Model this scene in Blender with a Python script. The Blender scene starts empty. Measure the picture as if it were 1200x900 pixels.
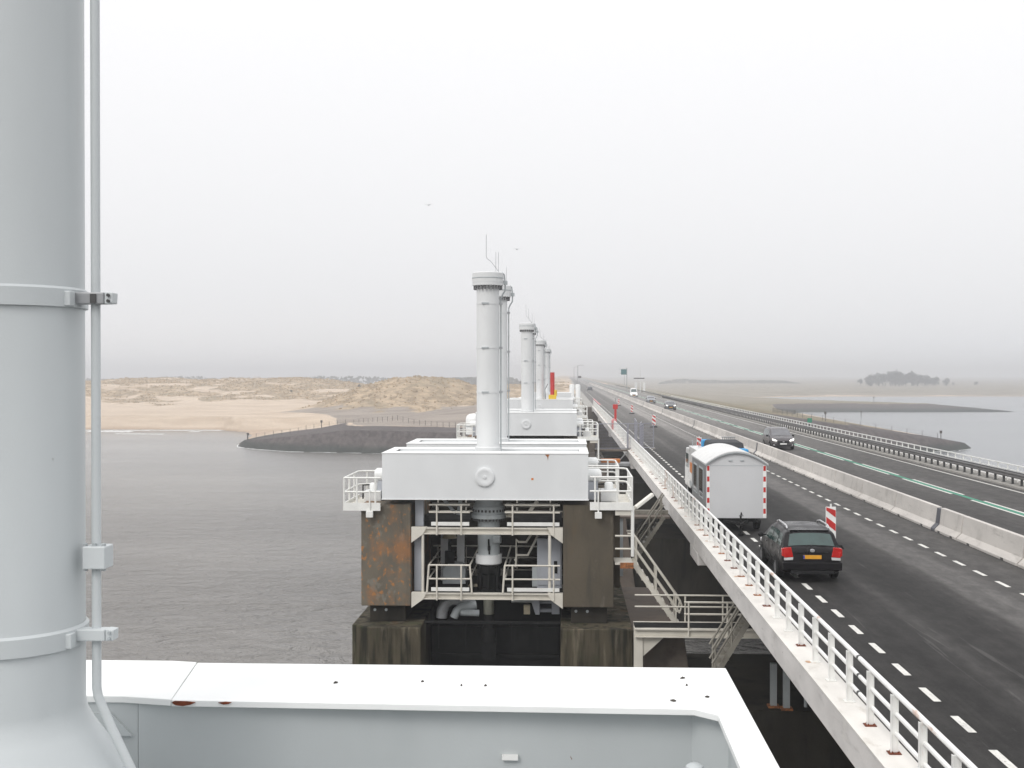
import bpy, bmesh, math, random
import numpy as np
from mathutils import Matrix, Vector

random.seed(7)
SC = bpy.context.scene
COL = SC.collection

# ------------------------------------------------------------------ camera
CAMZ = 6.0
cam_d = bpy.data.cameras.new("camera")
cam_d.sensor_width = 36.0
cam_d.lens = 36.0 * 1450.0 / 1200.0
cam_d.clip_start = 0.05
cam_d.clip_end = 30000.0
cam = bpy.data.objects.new("camera", cam_d)
COL.objects.link(cam)
SC.camera = cam
_th, _pt = math.atan(63 / 1450), math.atan(12 / 1450)
_c, _s, _cp, _sp = math.cos(_th), math.sin(_th), math.cos(_pt), math.sin(_pt)
_F = Vector((-_s * _cp, _c * _cp, -_sp))
_R = Vector((_c, _s, 0))
_U = Vector((-_s * _sp, _c * _sp, _cp))
_m = Matrix(((_R.x, _U.x, -_F.x, 0), (_R.y, _U.y, -_F.y, 0), (_R.z, _U.z, -_F.z, CAMZ), (0, 0, 0, 1)))
cam.matrix_world = _m

# ------------------------------------------------------------------ sky and sun (overcast)
SUN_EL, SUN_AZ = math.radians(42), math.radians(212)      # azimuth from +Y, clockwise
SKY_HORIZON, SKY_RISE = 0.94, 0.72
world = bpy.data.worlds.new("World")
SC.world = world
world.use_nodes = True
nt = world.node_tree
bg = nt.nodes["Background"]
bg.inputs["Strength"].default_value = 0.1
sky = nt.nodes.new("ShaderNodeTexSky")
sky.sky_type = 'NISHITA'
sky.sun_disc = False
sky.sun_elevation = SUN_EL
sky.sun_rotation = SUN_AZ
sky.dust_density = 5.0
hs = nt.nodes.new("ShaderNodeHueSaturation")
hs.inputs["Saturation"].default_value = 0.12
nt.links.new(sky.outputs[0], hs.inputs["Color"])
tc = nt.nodes.new("ShaderNodeTexCoord")
sx = nt.nodes.new("ShaderNodeSeparateXYZ")
nt.links.new(tc.outputs["Generated"], sx.inputs[0])
mx = nt.nodes.new("ShaderNodeMath"); mx.operation = 'MAXIMUM'; mx.inputs[1].default_value = 0.0
nt.links.new(sx.outputs["Z"], mx.inputs[0])
ma = nt.nodes.new("ShaderNodeMath"); ma.operation = 'MULTIPLY_ADD'      # even overcast, a little brighter overhead
ma.inputs[1].default_value = SKY_HORIZON * SKY_RISE * 10
ma.inputs[2].default_value = SKY_HORIZON * 10
nt.links.new(mx.outputs[0], ma.inputs[0])
tint = nt.nodes.new("ShaderNodeMix"); tint.data_type = 'RGBA'; tint.blend_type = 'MULTIPLY'
tint.inputs[0].default_value = 1.0
tint.inputs[7].default_value = (0.985, 0.985, 1.0, 1)
cb = nt.nodes.new("ShaderNodeCombineXYZ")
for i in range(3):
    nt.links.new(ma.outputs[0], cb.inputs[i])
nt.links.new(cb.outputs[0], tint.inputs[6])
mixs = nt.nodes.new("ShaderNodeMix"); mixs.data_type = 'RGBA'
mixs.inputs[0].default_value = 0.9
nt.links.new(hs.outputs[0], mixs.inputs[6])
nt.links.new(tint.outputs[2], mixs.inputs[7])
nt.links.new(mixs.outputs[2], bg.inputs["Color"])

sun_d = bpy.data.lights.new("sun", 'SUN')
sun_d.energy = 1.25
sun_d.angle = math.radians(25)
sun_d.color = (1.0, 0.965, 0.92)
sun = bpy.data.objects.new("sun", sun_d)
COL.objects.link(sun)
_dir = Vector((math.sin(SUN_AZ) * math.cos(SUN_EL), math.cos(SUN_AZ) * math.cos(SUN_EL), math.sin(SUN_EL)))
sun.rotation_euler = _dir.to_track_quat('Z', 'Y').to_euler()
sun.location = (0, 0, 40)

vs = SC.view_settings
vs.view_transform = 'Standard'; vs.look = 'None'; vs.exposure = 0.0; vs.gamma = 1.0
SC.display_settings.display_device = 'sRGB'
cy = SC.cycles
cy.use_denoising = True
cy.max_bounces = 7; cy.diffuse_bounces = 4; cy.glossy_bounces = 3; cy.volume_bounces = 2; cy.transmission_bounces = 3
cy.caustics_reflective = False; cy.caustics_refractive = False

# ------------------------------------------------------------------ materials
def srgb(r, g, b):
    f = lambda c: (c / 255 / 12.92) if c / 255 <= 0.04045 else ((c / 255 + 0.055) / 1.055) ** 2.4
    return (f(r), f(g), f(b))

class NT:
    """small helper to chain shader nodes on world-space position"""
    def __init__(s, m):
        s.t = m.node_tree; s.n = s.t.nodes; s.l = s.t.links
        s.geo = s.n.new("ShaderNodeNewGeometry")
    def link(s, a, b): s.l.new(a, b)
    def noise(s, scale, detail=5, rough=0.55, off=(0, 0, 0), dist=0.0):
        mp = s.n.new("ShaderNodeMapping"); mp.inputs["Scale"].default_value = scale; mp.inputs["Location"].default_value = off
        s.link(s.geo.outputs["Position"], mp.inputs["Vector"])
        nz = s.n.new("ShaderNodeTexNoise"); nz.inputs["Scale"].default_value = 1.0
        nz.inputs["Detail"].default_value = detail; nz.inputs["Roughness"].default_value = rough
        nz.inputs["Distortion"].default_value = dist
        s.link(mp.outputs[0], nz.inputs["Vector"])
        return nz.outputs["Fac"]
    def ramp(s, fac, lo, hi):
        r = s.n.new("ShaderNodeMapRange"); r.interpolation_type = 'SMOOTHSTEP'
        r.inputs["From Min"].default_value = lo; r.inputs["From Max"].default_value = hi
        s.link(fac, r.inputs["Value"]); return r.outputs["Result"]
    def mix(s, fac, a, b, mode='MIX'):
        x = s.n.new("ShaderNodeMix"); x.data_type = 'RGBA'; x.blend_type = mode
        for sock, v in ((x.inputs[0], fac), (x.inputs[6], a), (x.inputs[7], b)):
            if isinstance(v, (int, float)): sock.default_value = v
            elif isinstance(v, tuple): sock.default_value = (*v, 1) if len(v) == 3 else v
            else: s.link(v, sock)
        return x.outputs[2]
    def math(s, op, a, b=0.0):
        x = s.n.new("ShaderNodeMath"); x.operation = op
        for sock, v in ((x.inputs[0], a), (x.inputs[1], b)):
            if isinstance(v, (int, float)): sock.default_value = v
            else: s.link(v, sock)
        return x.outputs[0]

MATS = {}
def pmat(name, col, var=0.12, scale=(1.5, 1.5, 1.5), rough=0.6, stains=(), bump=0.0, bscale=(20, 20, 20), metal=0.0, emit=None, es=0.0, coat=0.0, spec=0.5, rvar=0.1):
    m = bpy.data.materials.new(name); m.use_nodes = True
    k = NT(m); b = k.n["Principled BSDF"]
    lo = tuple(c * (1 - var) for c in col); hi = tuple(min(1, c * (1 + var)) for c in col)
    f = k.ramp(k.noise(scale), 0.3, 0.7)
    c = k.mix(f, lo, hi)
    for st in stains:
        sc, sscale, a, z = st[:4]
        amt = st[4] if len(st) > 4 else 1.0
        off = st[5] if len(st) > 5 else (3.1, 7.7, 1.3)
        fac = k.math('MULTIPLY', k.ramp(k.noise(sscale, 6, 0.6, off), a, z), amt)
        c = k.mix(fac, c, sc)
    k.link(c, b.inputs["Base Color"])
    rr = k.n.new("ShaderNodeMapRange"); k.link(f, rr.inputs["Value"])
    rr.inputs["To Min"].default_value = max(0.02, rough - rvar); rr.inputs["To Max"].default_value = min(1, rough + rvar)
    k.link(rr.outputs[0], b.inputs["Roughness"])
    b.inputs["Metallic"].default_value = metal
    b.inputs["Specular IOR Level"].default_value = spec
    if coat:
        b.inputs["Coat Weight"].default_value = coat; b.inputs["Coat Roughness"].default_value = 0.06
    if emit:
        b.inputs["Emission Color"].default_value = (*emit, 1); b.inputs["Emission Strength"].default_value = es
    if bump:
        bp = k.n.new("ShaderNodeBump"); bp.inputs["Strength"].default_value = bump; bp.inputs["Distance"].default_value = 0.02
        k.link(k.noise(bscale, 4), bp.inputs["Height"]); k.link(bp.outputs[0], b.inputs["Normal"])
    MATS[name] = m
    return m

RUST = (0.16, 0.045, 0.013)
DIRT = (0.10, 0.09, 0.075)
M = MATS
pmat("grey_paint", (0.53, 0.56, 0.568), 0.05, (0.9, 0.9, 0.35), 0.42, [((0.30, 0.31, 0.30), (30, 30, 24), 0.735, 0.76, 0.6), ((0.42, 0.40, 0.36), (5, 5, 0.5), 0.62, 0.78, 0.30, (4, 4, 9)), ((0.33, 0.37, 0.375), (1.2, 1.2, 0.25), 0.58, 0.85, 0.22), (RUST, (7, 7, 5), 0.765, 0.79, 0.8)], 0.04, (60, 60, 60))
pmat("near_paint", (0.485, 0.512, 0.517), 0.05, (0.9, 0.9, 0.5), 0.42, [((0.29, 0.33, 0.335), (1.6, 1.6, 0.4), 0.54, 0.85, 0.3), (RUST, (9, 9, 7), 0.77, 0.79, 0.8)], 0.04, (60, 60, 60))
pmat("beam_paint", (0.71, 0.725, 0.73), 0.04, (0.6, 0.6, 0.3), 0.45, [((0.44, 0.46, 0.46), (1.1, 1.1, 0.18), 0.56, 0.85, 0.35), (RUST, (2.2, 2.2, 1.6), 0.775, 0.80, 0.9)], 0.03, (50, 50, 50))
pmat("rim_paint", (0.83, 0.84, 0.83), 0.03, (2, 2, 2), 0.5, [((0.5, 0.48, 0.42), (3, 3, 3), 0.66, 0.8, 0.30), ((0.08, 0.06, 0.05), (9, 5, 9), 0.775, 0.80, 0.9)], 0.03, (40, 40, 40))
pmat("tower_paint", (0.68, 0.69, 0.69), 0.04, (0.8, 0.8, 0.3), 0.45, [((0.5, 0.51, 0.5), (1.5, 1.5, 0.25), 0.55, 0.85, 0.3)])
pmat("white_paint", (0.78, 0.78, 0.75), 0.05, (2, 2, 2), 0.5, [((0.45, 0.40, 0.32), (3, 3, 2), 0.62, 0.78, 0.35), (RUST, (6, 6, 4), 0.74, 0.79, 0.8)])
pmat("rail_white", (0.82, 0.82, 0.80), 0.04, (2, 2, 2), 0.5, [((0.42, 0.19, 0.09), (3.1, 0.7, 0.9), 0.60, 0.72, 0.75)])
pmat("rust_stain", (0.46, 0.26, 0.14), 0.25, (6, 6, 6), 0.9, [((0.62, 0.55, 0.47), (5, 5, 5), 0.45, 0.7, 0.9)])
pmat("cream_steel", (0.63, 0.60, 0.53), 0.06, (1.5, 1.5, 1.5), 0.55, [((0.28, 0.24, 0.18), (2.5, 2.5, 1.2), 0.56, 0.78, 0.5), (RUST, (5, 5, 3), 0.70, 0.78, 0.7)])
pmat("machine_grey", (0.40, 0.43, 0.44), 0.08, (1.5, 1.5, 0.6), 0.5, [(DIRT, (2, 2, 0.8), 0.52, 0.8, 0.45)])
pmat("cabinet_grey", (0.42, 0.44, 0.48), 0.05, (1, 1, 0.5), 0.45, [((0.25, 0.25, 0.26), (2, 2, 0.6), 0.55, 0.8, 0.4)])
pmat("dark_steel", (0.014, 0.014, 0.014), 0.3, (2, 2, 2), 0.75, [((0.007, 0.008, 0.007), (2, 2, 0.7), 0.5, 0.7, 0.8)], spec=0.12)
pmat("rod_steel", (0.20, 0.20, 0.165), 0.15, (4, 4, 1), 0.45, [((0.07, 0.07, 0.05), (3, 3, 0.7), 0.5, 0.75, 0.7)])
pmat("shade_worn_steel", (0.25, 0.235, 0.20), 0.12, (2, 2, 2), 0.6, [((0.12, 0.10, 0.08), (3, 3, 2), 0.52, 0.74, 0.6), (RUST, (5, 5, 3), 0.70, 0.78, 0.6)])  # base tone holds the shade under the road; stains are dirt and rust
pmat("rust_dark", (0.15, 0.035, 0.012), 0.35, (30, 30, 30), 0.85)
pmat("joint_steel", (0.085, 0.088, 0.10), 0.15, (3, 3, 3), 0.55)
pmat("galvanized", (0.36, 0.37, 0.38), 0.15, (5, 5, 5), 0.5, metal=0.3)
pmat("rust_steel", (0.30, 0.115, 0.04), 0.4, (9, 9, 9), 0.85, [((0.06, 0.04, 0.03), (14, 14, 14), 0.5, 0.7, 0.7)], 0.3, (60, 60, 60))
pmat("bolt_grey", (0.16, 0.16, 0.165), 0.2, (9, 9, 9), 0.5)
pmat("bolt_dark", (0.06, 0.06, 0.06), 0.2, (9, 9, 9), 0.5)
pmat("pier_concrete", (0.088, 0.073, 0.052), 0.22, (0.9, 0.9, 0.5), 0.92,
     [((0.055, 0.05, 0.04), (2.2, 2.2, 0.28), 0.5, 0.72, 0.8), ((0.20, 0.18, 0.14), (3.5, 3.5, 1.1), 0.60, 0.72, 0.5, (9, 2, 4)), ((0.11, 0.075, 0.04), (1.1, 1.1, 0.35), 0.56, 0.7, 0.5, (1, 8, 3))], 0.35, (9, 9, 9))
pmat("lichen_concrete", (0.135, 0.118, 0.090), 0.22, (0.9, 0.9, 0.5), 0.92,
     [((0.05, 0.045, 0.036), (2.4, 2.4, 0.25), 0.5, 0.72, 0.8), ((0.21, 0.20, 0.17), (2.6, 2.6, 2.0), 0.57, 0.68, 0.6, (4, 1, 2)),
      ((0.31, 0.14, 0.052), (1.2, 1.2, 0.75), 0.47, 0.66, 0.72, (2.2, 5.5, 7.3)), ((0.42, 0.175, 0.045), (6.5, 6.5, 5.0), 0.56, 0.68, 0.7, (7, 3, 1))], 0.35, (9, 9, 9))
pmat("wet_concrete", (0.075, 0.064, 0.044), 0.25, (0.8, 0.8, 0.4), 0.9,
     [((0.016, 0.016, 0.012), (2.6, 2.6, 0.22), 0.45, 0.64, 0.9), ((0.20, 0.175, 0.13), (2.0, 2.0, 0.25), 0.54, 0.68, 0.7, (9, 2, 4)), ((0.12, 0.06, 0.025), (1.6, 1.6, 0.3), 0.6, 0.75, 0.6, (1, 8, 3)), ((0.05, 0.06, 0.028), (1.2, 1.2, 1.2), 0.52, 0.72, 0.6, (5, 5, 1))], 0.35, (8, 8, 8), spec=0.15)
pmat("shade_concrete", (0.034, 0.030, 0.024), 0.25, (0.6, 0.6, 0.3), 0.95, [((0.016, 0.015, 0.013), (1.5, 1.5, 0.3), 0.48, 0.7, 0.8)], 0.3, (6, 6, 6), spec=0.1)  # shade under the deck and inside the piers is put into this colour
pmat("slab_concrete", (0.15, 0.122, 0.10), 0.18, (0.8, 0.8, 0.8), 0.9, [((0.09, 0.075, 0.06), (1.3, 1.3, 1.3), 0.5, 0.7, 0.7)], 0.2, (8, 8, 8))
pmat("deck_concrete", (0.60, 0.58, 0.56), 0.08, (1.2, 0.7, 1.5), 0.85, [((0.27, 0.255, 0.24), (3.0, 0.7, 4.0), 0.52, 0.76, 0.5), ((0.66, 0.64, 0.6), (2.0, 1.1, 2.5), 0.60, 0.72, 0.5, (3, 8, 2)), ((0.17, 0.15, 0.13), (9, 5, 12), 0.66, 0.72, 0.6)], 0.2, (14, 14, 14))
pmat("deck_top_concrete", (0.70, 0.675, 0.635), 0.08, (1.2, 0.7, 1.5), 0.85, [((0.42, 0.38, 0.32), (3.0, 1.0, 4.0), 0.55, 0.76, 0.5), ((0.2, 0.17, 0.13), (10, 6, 12), 0.68, 0.74, 0.5)], 0.2, (14, 14, 14))
pmat("barrier_concrete", (0.56, 0.53, 0.495), 0.09, (1.2, 0.4, 1.5), 0.9, [((0.30, 0.28, 0.255), (4, 1.4, 0.9), 0.50, 0.78, 0.55), ((0.2, 0.185, 0.17), (1.0, 0.5, 3.5), 0.60, 0.75, 0.4), ((0.62, 0.6, 0.56), (1.5, 1.0, 2.0), 0.62, 0.72, 0.5, (7, 7, 7))], 0.2, (16, 16, 16))
pmat("kerb_concrete", (0.33, 0.315, 0.29), 0.12, (1.2, 0.5, 1.5), 0.9, [((0.16, 0.15, 0.14), (3, 1.2, 3), 0.52, 0.72, 0.6)], 0.2, (12, 12, 12))
pmat("guard_steel", (0.115, 0.11, 0.108), 0.2, (1, 1, 1), 0.55, [((0.22, 0.21, 0.2), (2, 0.7, 4), 0.55, 0.75, 0.5)], metal=0.0)
pmat("road_paint", (0.64, 0.63, 0.59), 0.10, (6, 2, 6), 0.75, [((0.16, 0.16, 0.155), (22, 9, 9), 0.55, 0.70, 0.55)])
pmat("green_paint", (0.035, 0.22, 0.14), 0.12, (6, 1.5, 6), 0.75, [((0.09, 0.14, 0.12), (9, 4, 9), 0.6, 0.72, 0.5)])
pmat("red_paint", (0.50, 0.025, 0.022), 0.08, (4, 4, 4), 0.45)
pmat("sign_white", (0.80, 0.80, 0.78), 0.04, (4, 4, 4), 0.45, [((0.4, 0.37, 0.32), (7, 7, 7), 0.62, 0.75, 0.35)])
pmat("yellow_paint", (0.62, 0.42, 0.02), 0.08, (4, 4, 4), 0.45)
pmat("orange_paint", (0.60, 0.19, 0.03), 0.08, (4, 4, 4), 0.45)
pmat("black_rubber", (0.012, 0.012, 0.012), 0.2, (9, 9, 9), 0.85, spec=0.2)
pmat("black_plastic", (0.011, 0.011, 0.012), 0.15, (9, 9, 9), 0.6, spec=0.25)
pmat("black_car_paint", (0.006, 0.005, 0.006), 0.1, (2, 2, 2), 0.34, [], coat=0.04, spec=0.22)
pmat("brown_car_paint", (0.045, 0.038, 0.042), 0.1, (2, 2, 2), 0.3, coat=0.3)
pmat("dark_car_paint", (0.04, 0.045, 0.05), 0.1, (2, 2, 2), 0.25, coat=0.7)
pmat("grey_car_paint", (0.22, 0.23, 0.25), 0.08, (2, 2, 2), 0.3, coat=0.6)
pmat("white_car_paint", (0.75, 0.75, 0.74), 0.05, (2, 2, 2), 0.35, [((0.4, 0.38, 0.35), (4, 4, 5), 0.58, 0.8, 0.35)], coat=0.4)
pmat("car_glass", (0.03, 0.06, 0.055), 0.15, (2, 2, 2), 0.08, spec=0.8, rvar=0.02)
pmat("windscreen_glass", (0.10, 0.10, 0.11), 0.15, (2, 2, 2), 0.10, spec=0.9, rvar=0.02)
pmat("window_glass", (0.03, 0.035, 0.038), 0.2, (1.5, 1.5, 1.5), 0.08, spec=0.7, rvar=0.02)
pmat("silver_metal", (0.62, 0.62, 0.63), 0.06, (6, 6, 6), 0.3, metal=0.85)
pmat("wheel_metal", (0.30, 0.30, 0.31), 0.1, (6, 6, 6), 0.4, metal=0.6)
pmat("tail_red", (0.48, 0.015, 0.012), 0.1, (6, 6, 6), 0.2, coat=0.5)
pmat("lens_clear", (0.55, 0.55, 0.55), 0.08, (9, 9, 9), 0.2)
pmat("headlight_on", (0.9, 0.9, 0.88), 0.02, (9, 9, 9), 0.3, emit=(1.0, 0.97, 0.9), es=2.2)
pmat("plate_yellow", (0.68, 0.32, 0.02), 0.05, (9, 9, 9), 0.5)
pmat("plate_blue", (0.02, 0.05, 0.30), 0.05, (9, 9, 9), 0.5)
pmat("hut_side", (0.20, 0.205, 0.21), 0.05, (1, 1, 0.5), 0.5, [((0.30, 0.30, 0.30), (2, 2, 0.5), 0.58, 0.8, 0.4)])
pmat("hut_grey", (0.56, 0.565, 0.575), 0.03, (0.7, 0.7, 0.5), 0.5, [((0.38, 0.38, 0.385), (1.6, 1.6, 0.35), 0.56, 0.82, 0.4)], 0.02, (30, 30, 30))
pmat("hut_roof", (0.66, 0.66, 0.65), 0.05, (1, 1, 1), 0.55, [((0.42, 0.41, 0.38), (2, 2, 2), 0.56, 0.76, 0.5)])
pmat("blue_tarp", (0.03, 0.27, 0.55), 0.1, (3, 3, 3), 0.5)
pmat("net_dark", (0.028, 0.03, 0.034), 0.3, (5, 5, 5), 0.8, bump=0.4, bscale=(9, 9, 9))
pmat("lamp_glass", (0.78, 0.76, 0.70), 0.04, (5, 5, 5), 0.35)
pmat("horn_yellow", (0.52, 0.46, 0.32), 0.08, (5, 5, 5), 0.45)
pmat("post_wood", (0.075, 0.065, 0.055), 0.25, (3, 3, 3), 0.9)
pmat("bark", (0.06, 0.052, 0.045), 0.3, (2, 2, 1), 0.95)
pmat("winter_twigs", (0.12, 0.118, 0.112), 0.35, (0.3, 0.3, 0.3), 0.95)
pmat("evergreen", (0.11, 0.116, 0.106), 0.35, (0.3, 0.3, 0.3), 0.95)
pmat("gull_white", (0.35, 0.35, 0.36), 0.1, (5, 5, 5), 0.7)
pmat("foam_white", (0.72, 0.73, 0.72), 0.12, (1.5, 1.5, 1.5), 0.8)
pmat("sign_blue_green", (0.03, 0.13, 0.14), 0.1, (2, 2, 2), 0.5)
pmat("mesh_grey", (0.30, 0.30, 0.34), 0.1, (5, 5, 5), 0.5, metal=0.2)
pmat("pink_mesh", (0.55, 0.22, 0.22), 0.1, (5, 5, 5), 0.6)

def vary_objects(m, amt):
    """alike precast blocks differ a little in tone from casting to casting"""
    k = NT(m); b = k.n["Principled BSDF"]; src = b.inputs["Base Color"].links[0].from_socket
    oi = k.n.new("ShaderNodeObjectInfo"); mr = k.n.new("ShaderNodeMapRange")
    k.link(oi.outputs["Random"], mr.inputs["Value"]); mr.inputs["To Min"].default_value = 1 - amt; mr.inputs["To Max"].default_value = 1 + amt
    cbx = k.n.new("ShaderNodeCombineXYZ")
    for i in range(3): k.link(mr.outputs[0], cbx.inputs[i])
    k.link(k.mix(1.0, src, cbx.outputs[0], 'MULTIPLY'), b.inputs["Base Color"])
vary_objects(M["barrier_concrete"], 0.10)

# ------------------------------------------------------------------ mesh building
WL = {}           # world location of every parent empty / part origin

class MB:
    def __init__(s):
        s.v = []; s.f = []; s.sm = []
    def add(s, vs_, fs, smooth=False):
        o = len(s.v)
        s.v += [tuple(p) for p in vs_]
        for f in fs:
            s.f.append(tuple(i + o for i in f)); s.sm.append(smooth)
        return s
    def box(s, x0, x1, y0, y1, z0, z1):
        v = [(x, y, z) for z in (z0, z1) for y in (y0, y1) for x in (x0, x1)]
        return s.add(v, [(0, 2, 3, 1), (4, 5, 7, 6), (0, 1, 5, 4), (2, 6, 7, 3), (0, 4, 6, 2), (1, 3, 7, 5)])
    def bar(s, p, q, w, h=None, up=(0, 0, 1)):
        """rectangular bar from p to q, w wide, h high"""
        h = h or w
        p, q = Vector(p), Vector(q); d = (q - p).normalized(); u = Vector(up)
        if abs(d.dot(u)) > 0.98: u = Vector((0, 1, 0))
        a = d.cross(u).normalized() * (w / 2); b = a.cross(d).normalized() * (h / 2)
        v = [e + sa * a + sb * b for e in (p, q) for sa, sb in ((-1, -1), (1, -1), (1, 1), (-1, 1))]
        return s.add(v, [(0, 1, 2, 3), (7, 6, 5, 4), (0, 4, 5, 1), (1, 5, 6, 2), (2, 6, 7, 3), (3, 7, 4, 0)])
    def tube(s, pts, r, n=8, caps=True):
        pts = [Vector(p) for p in pts]
        rs = r if isinstance(r, (list, tuple)) else [r] * len(pts)
        rings = []; a = None
        for i, p in enumerate(pts):
            d = ((pts[min(i + 1, len(pts) - 1)] - p).normalized() + (p - pts[max(i - 1, 0)]).normalized())
            d = d.normalized() if d.length > 1e-6 else Vector((0, 0, 1))
            if a is None:
                a = d.cross(Vector((0, 0, 1)) if abs(d.z) < 0.9 else Vector((0, 1, 0))).normalized()
            else:
                a = (a - d * a.dot(d)).normalized()
            b = d.cross(a)
            rings.append([p + rs[i] * (math.cos(2 * math.pi * k / n) * a + math.sin(2 * math.pi * k / n) * b) for k in range(n)])
        v = [q for R in rings for q in R]
        f = [(i * n + k, i * n + (k + 1) % n, (i + 1) * n + (k + 1) % n, (i + 1) * n + k) for i in range(len(pts) - 1) for k in range(n)]
        s.add(v, f, True)
        if caps:
            s.add(rings[0], [tuple(range(n))[::-1]]); s.add(rings[-1], [tuple(range(n))])
        return s
    def lathe(s, prof, n=32, c=(0, 0, 0), axis='z', smooth=True):
        """prof: list of (r, h); repeated points give a hard edge"""
        def P(r, h, a):
            x, y = r * math.cos(a), r * math.sin(a)
            if axis == 'z': p = (x, y, h)
            elif axis == 'x': p = (h, x, y)
            else: p = (y, h, x)
            return tuple(p[i] + c[i] for i in range(3))
        for (r0, h0), (r1, h1) in zip(prof[:-1], prof[1:]):
            if (r0, h0) == (r1, h1): continue
            v = [P(r0, h0, 2 * math.pi * k / n) for k in range(n)] + [P(r1, h1, 2 * math.pi * k / n) for k in range(n)]
            s.add(v, [(k, (k + 1) % n, n + (k + 1) % n, n + k) for k in range(n)], smooth)
        return s
    def prism(s, poly, a0, a1, axis='z'):
        """poly in the two remaining axes, extruded along axis"""
        def P(u, w, h):
            return {'z': (u, w, h), 'y': (u, h, w), 'x': (h, u, w)}[axis]
        n = len(poly)
        v = [P(u, w, a0) for u, w in poly] + [P(u, w, a1) for u, w in poly]
        return s.add(v, [tuple(range(n))[::-1], tuple(range(n, 2 * n))] + [(k, (k + 1) % n, n + (k + 1) % n, n + k) for k in range(n)])
    def mesh(s, name, mat, loc=(0, 0, 0), merge=True):
        me = bpy.data.meshes.new(name)
        me.from_pydata([(p[0] - loc[0], p[1] - loc[1], p[2] - loc[2]) for p in s.v], [], s.f)
        me.polygons.foreach_set("use_smooth", s.sm)
        bm = bmesh.new(); bm.from_mesh(me)
        if merge: bmesh.ops.remove_doubles(bm, verts=bm.verts, dist=0.0004)
        bmesh.ops.recalc_face_normals(bm, faces=bm.faces)
        bm.to_mesh(me); bm.free()
        if mat: me.materials.append(M[mat] if isinstance(mat, str) else mat)
        return me
    def build(s, name, mat, parent=None, bevel=0.0, merge=True, origin=None):
        loc = WL[parent.name] if parent else (origin or (0, 0, 0))
        me = s.mesh(name, mat, loc, merge)
        o = bpy.data.objects.new(name, me); COL.objects.link(o)
        if parent: o.parent = parent
        else: o.location = loc
        WL[o.name] = loc
        if any(s.sm):
            try: me.set_sharp_from_angle(angle=math.radians(40))
            except Exception: pass
        if bevel:
            b = o.modifiers.new("edge", 'BEVEL'); b.width = bevel; b.segments = 2; b.limit_method = 'ANGLE'; b.angle_limit = math.radians(45)
            b.harden_normals = False
        return o

def tag(o, label=None, cat=None, group=None, kind=None):
    if label: o['label'] = label
    if cat: o['category'] = cat
    if group: o['group'] = group
    if kind: o['kind'] = kind
    return o

def thing(name, loc, label, cat, group=None):
    o = bpy.data.objects.new(name, None); COL.objects.link(o)
    o.location = loc; o.empty_display_size = 0.3
    WL[o.name] = tuple(loc)
    return tag(o, label, cat, group)

def kids(o): return [c for c in SC.objects if c.parent == o]
CH = {}
def copy_tree(o, off=(0, 0, 0), label=None, parent=None, cache=None):
    """a copy of a thing, its parts and sub-parts (mesh data shared)"""
    if cache is None:
        cache = {}
        for c in SC.objects:
            if c.parent: cache.setdefault(c.parent.name, []).append(c)
    c = o.copy(); COL.objects.link(c)
    if parent: c.parent = parent
    else: c.location = Vector(o.location) + Vector(off)
    WL[c.name] = tuple(Vector(WL[o.name]) + Vector(off))
    if label: c['label'] = label
    for ch in cache.get(o.name, []):
        copy_tree(ch, off, None, c, cache)
    return c

def inst(src, off, parent=None):
    """one alike piece: shares the mesh of src, moved by off"""
    c = src.copy(); COL.objects.link(c)
    c.location = Vector(src.location) + Vector(off)
    if parent is not None: c.parent = parent
    WL[c.name] = WL[src.name]
    return c

def struct(o, kind='structure'):
    o['kind'] = kind
    return o

def S(V):
    return tag(V, kind='structure')
# ================================================================== SETTING
WATER_Z = -12.0
FAR = 6000.0
# ------------------------------------------------------------------ water
def water_material():
    m = bpy.data.materials.new("water"); m.use_nodes = True
    k = NT(m); b = k.n["Principled BSDF"]
    f = k.ramp(k.noise((0.010, 0.035, 1), 5), 0.35, 0.65)
    left = k.n.new("ShaderNodeSeparateXYZ"); k.link(k.geo.outputs["Position"], left.inputs[0])
    side = k.ramp(left.outputs["X"], -20, 60)         # silty sea side, clearer basin side
    sea = k.mix(f, (0.180, 0.172, 0.160), (0.230, 0.220, 0.205))
    basin = k.mix(f, (0.15, 0.158, 0.165), (0.185, 0.193, 0.20))
    k.link(k.mix(side, sea, basin), b.inputs["Base Color"])
    b.inputs["Roughness"].default_value = 0.22
    b.inputs["IOR"].default_value = 1.33
    w1 = k.noise((0.34, 0.62, 1), 4, 0.6, dist=0.8)
    w2 = k.noise((1.5, 2.4, 1), 3, 0.6, (4, 2, 0))
    w3 = k.noise((0.035, 0.10, 1), 3, 0.5, (8, 1, 0))
    h = k.math('ADD', k.math('MULTIPLY', w1, 1.0), k.math('ADD', k.math('MULTIPLY', w2, 0.34), k.math('MULTIPLY', w3, 2.2)))
    bp = k.n.new("ShaderNodeBump"); bp.inputs["Strength"].default_value = 1.0
    amp = k.math('MULTIPLY_ADD', side, -0.75); amp.node.inputs[2].default_value = 1.0
    calm = k.ramp(left.outputs['Y'], 85, 270)          # the swell dies out towards the beach
    calm = k.math('MULTIPLY_ADD', calm, -0.86); calm.node.inputs[2].default_value = 1.0
    k.link(k.math('MULTIPLY', k.math('MULTIPLY', amp, calm), 1.7), bp.inputs["Distance"])
    k.link(h, bp.inputs["Height"]); k.link(bp.outputs[0], b.inputs["Normal"])
    return m
w = MB(); w.add([(-FAR, -FAR, WATER_Z), (FAR, -FAR, WATER_Z), (FAR, FAR, WATER_Z), (-FAR, FAR, WATER_Z)], [(0, 1, 2, 3)])
S(w.build("water", water_material()))

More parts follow.
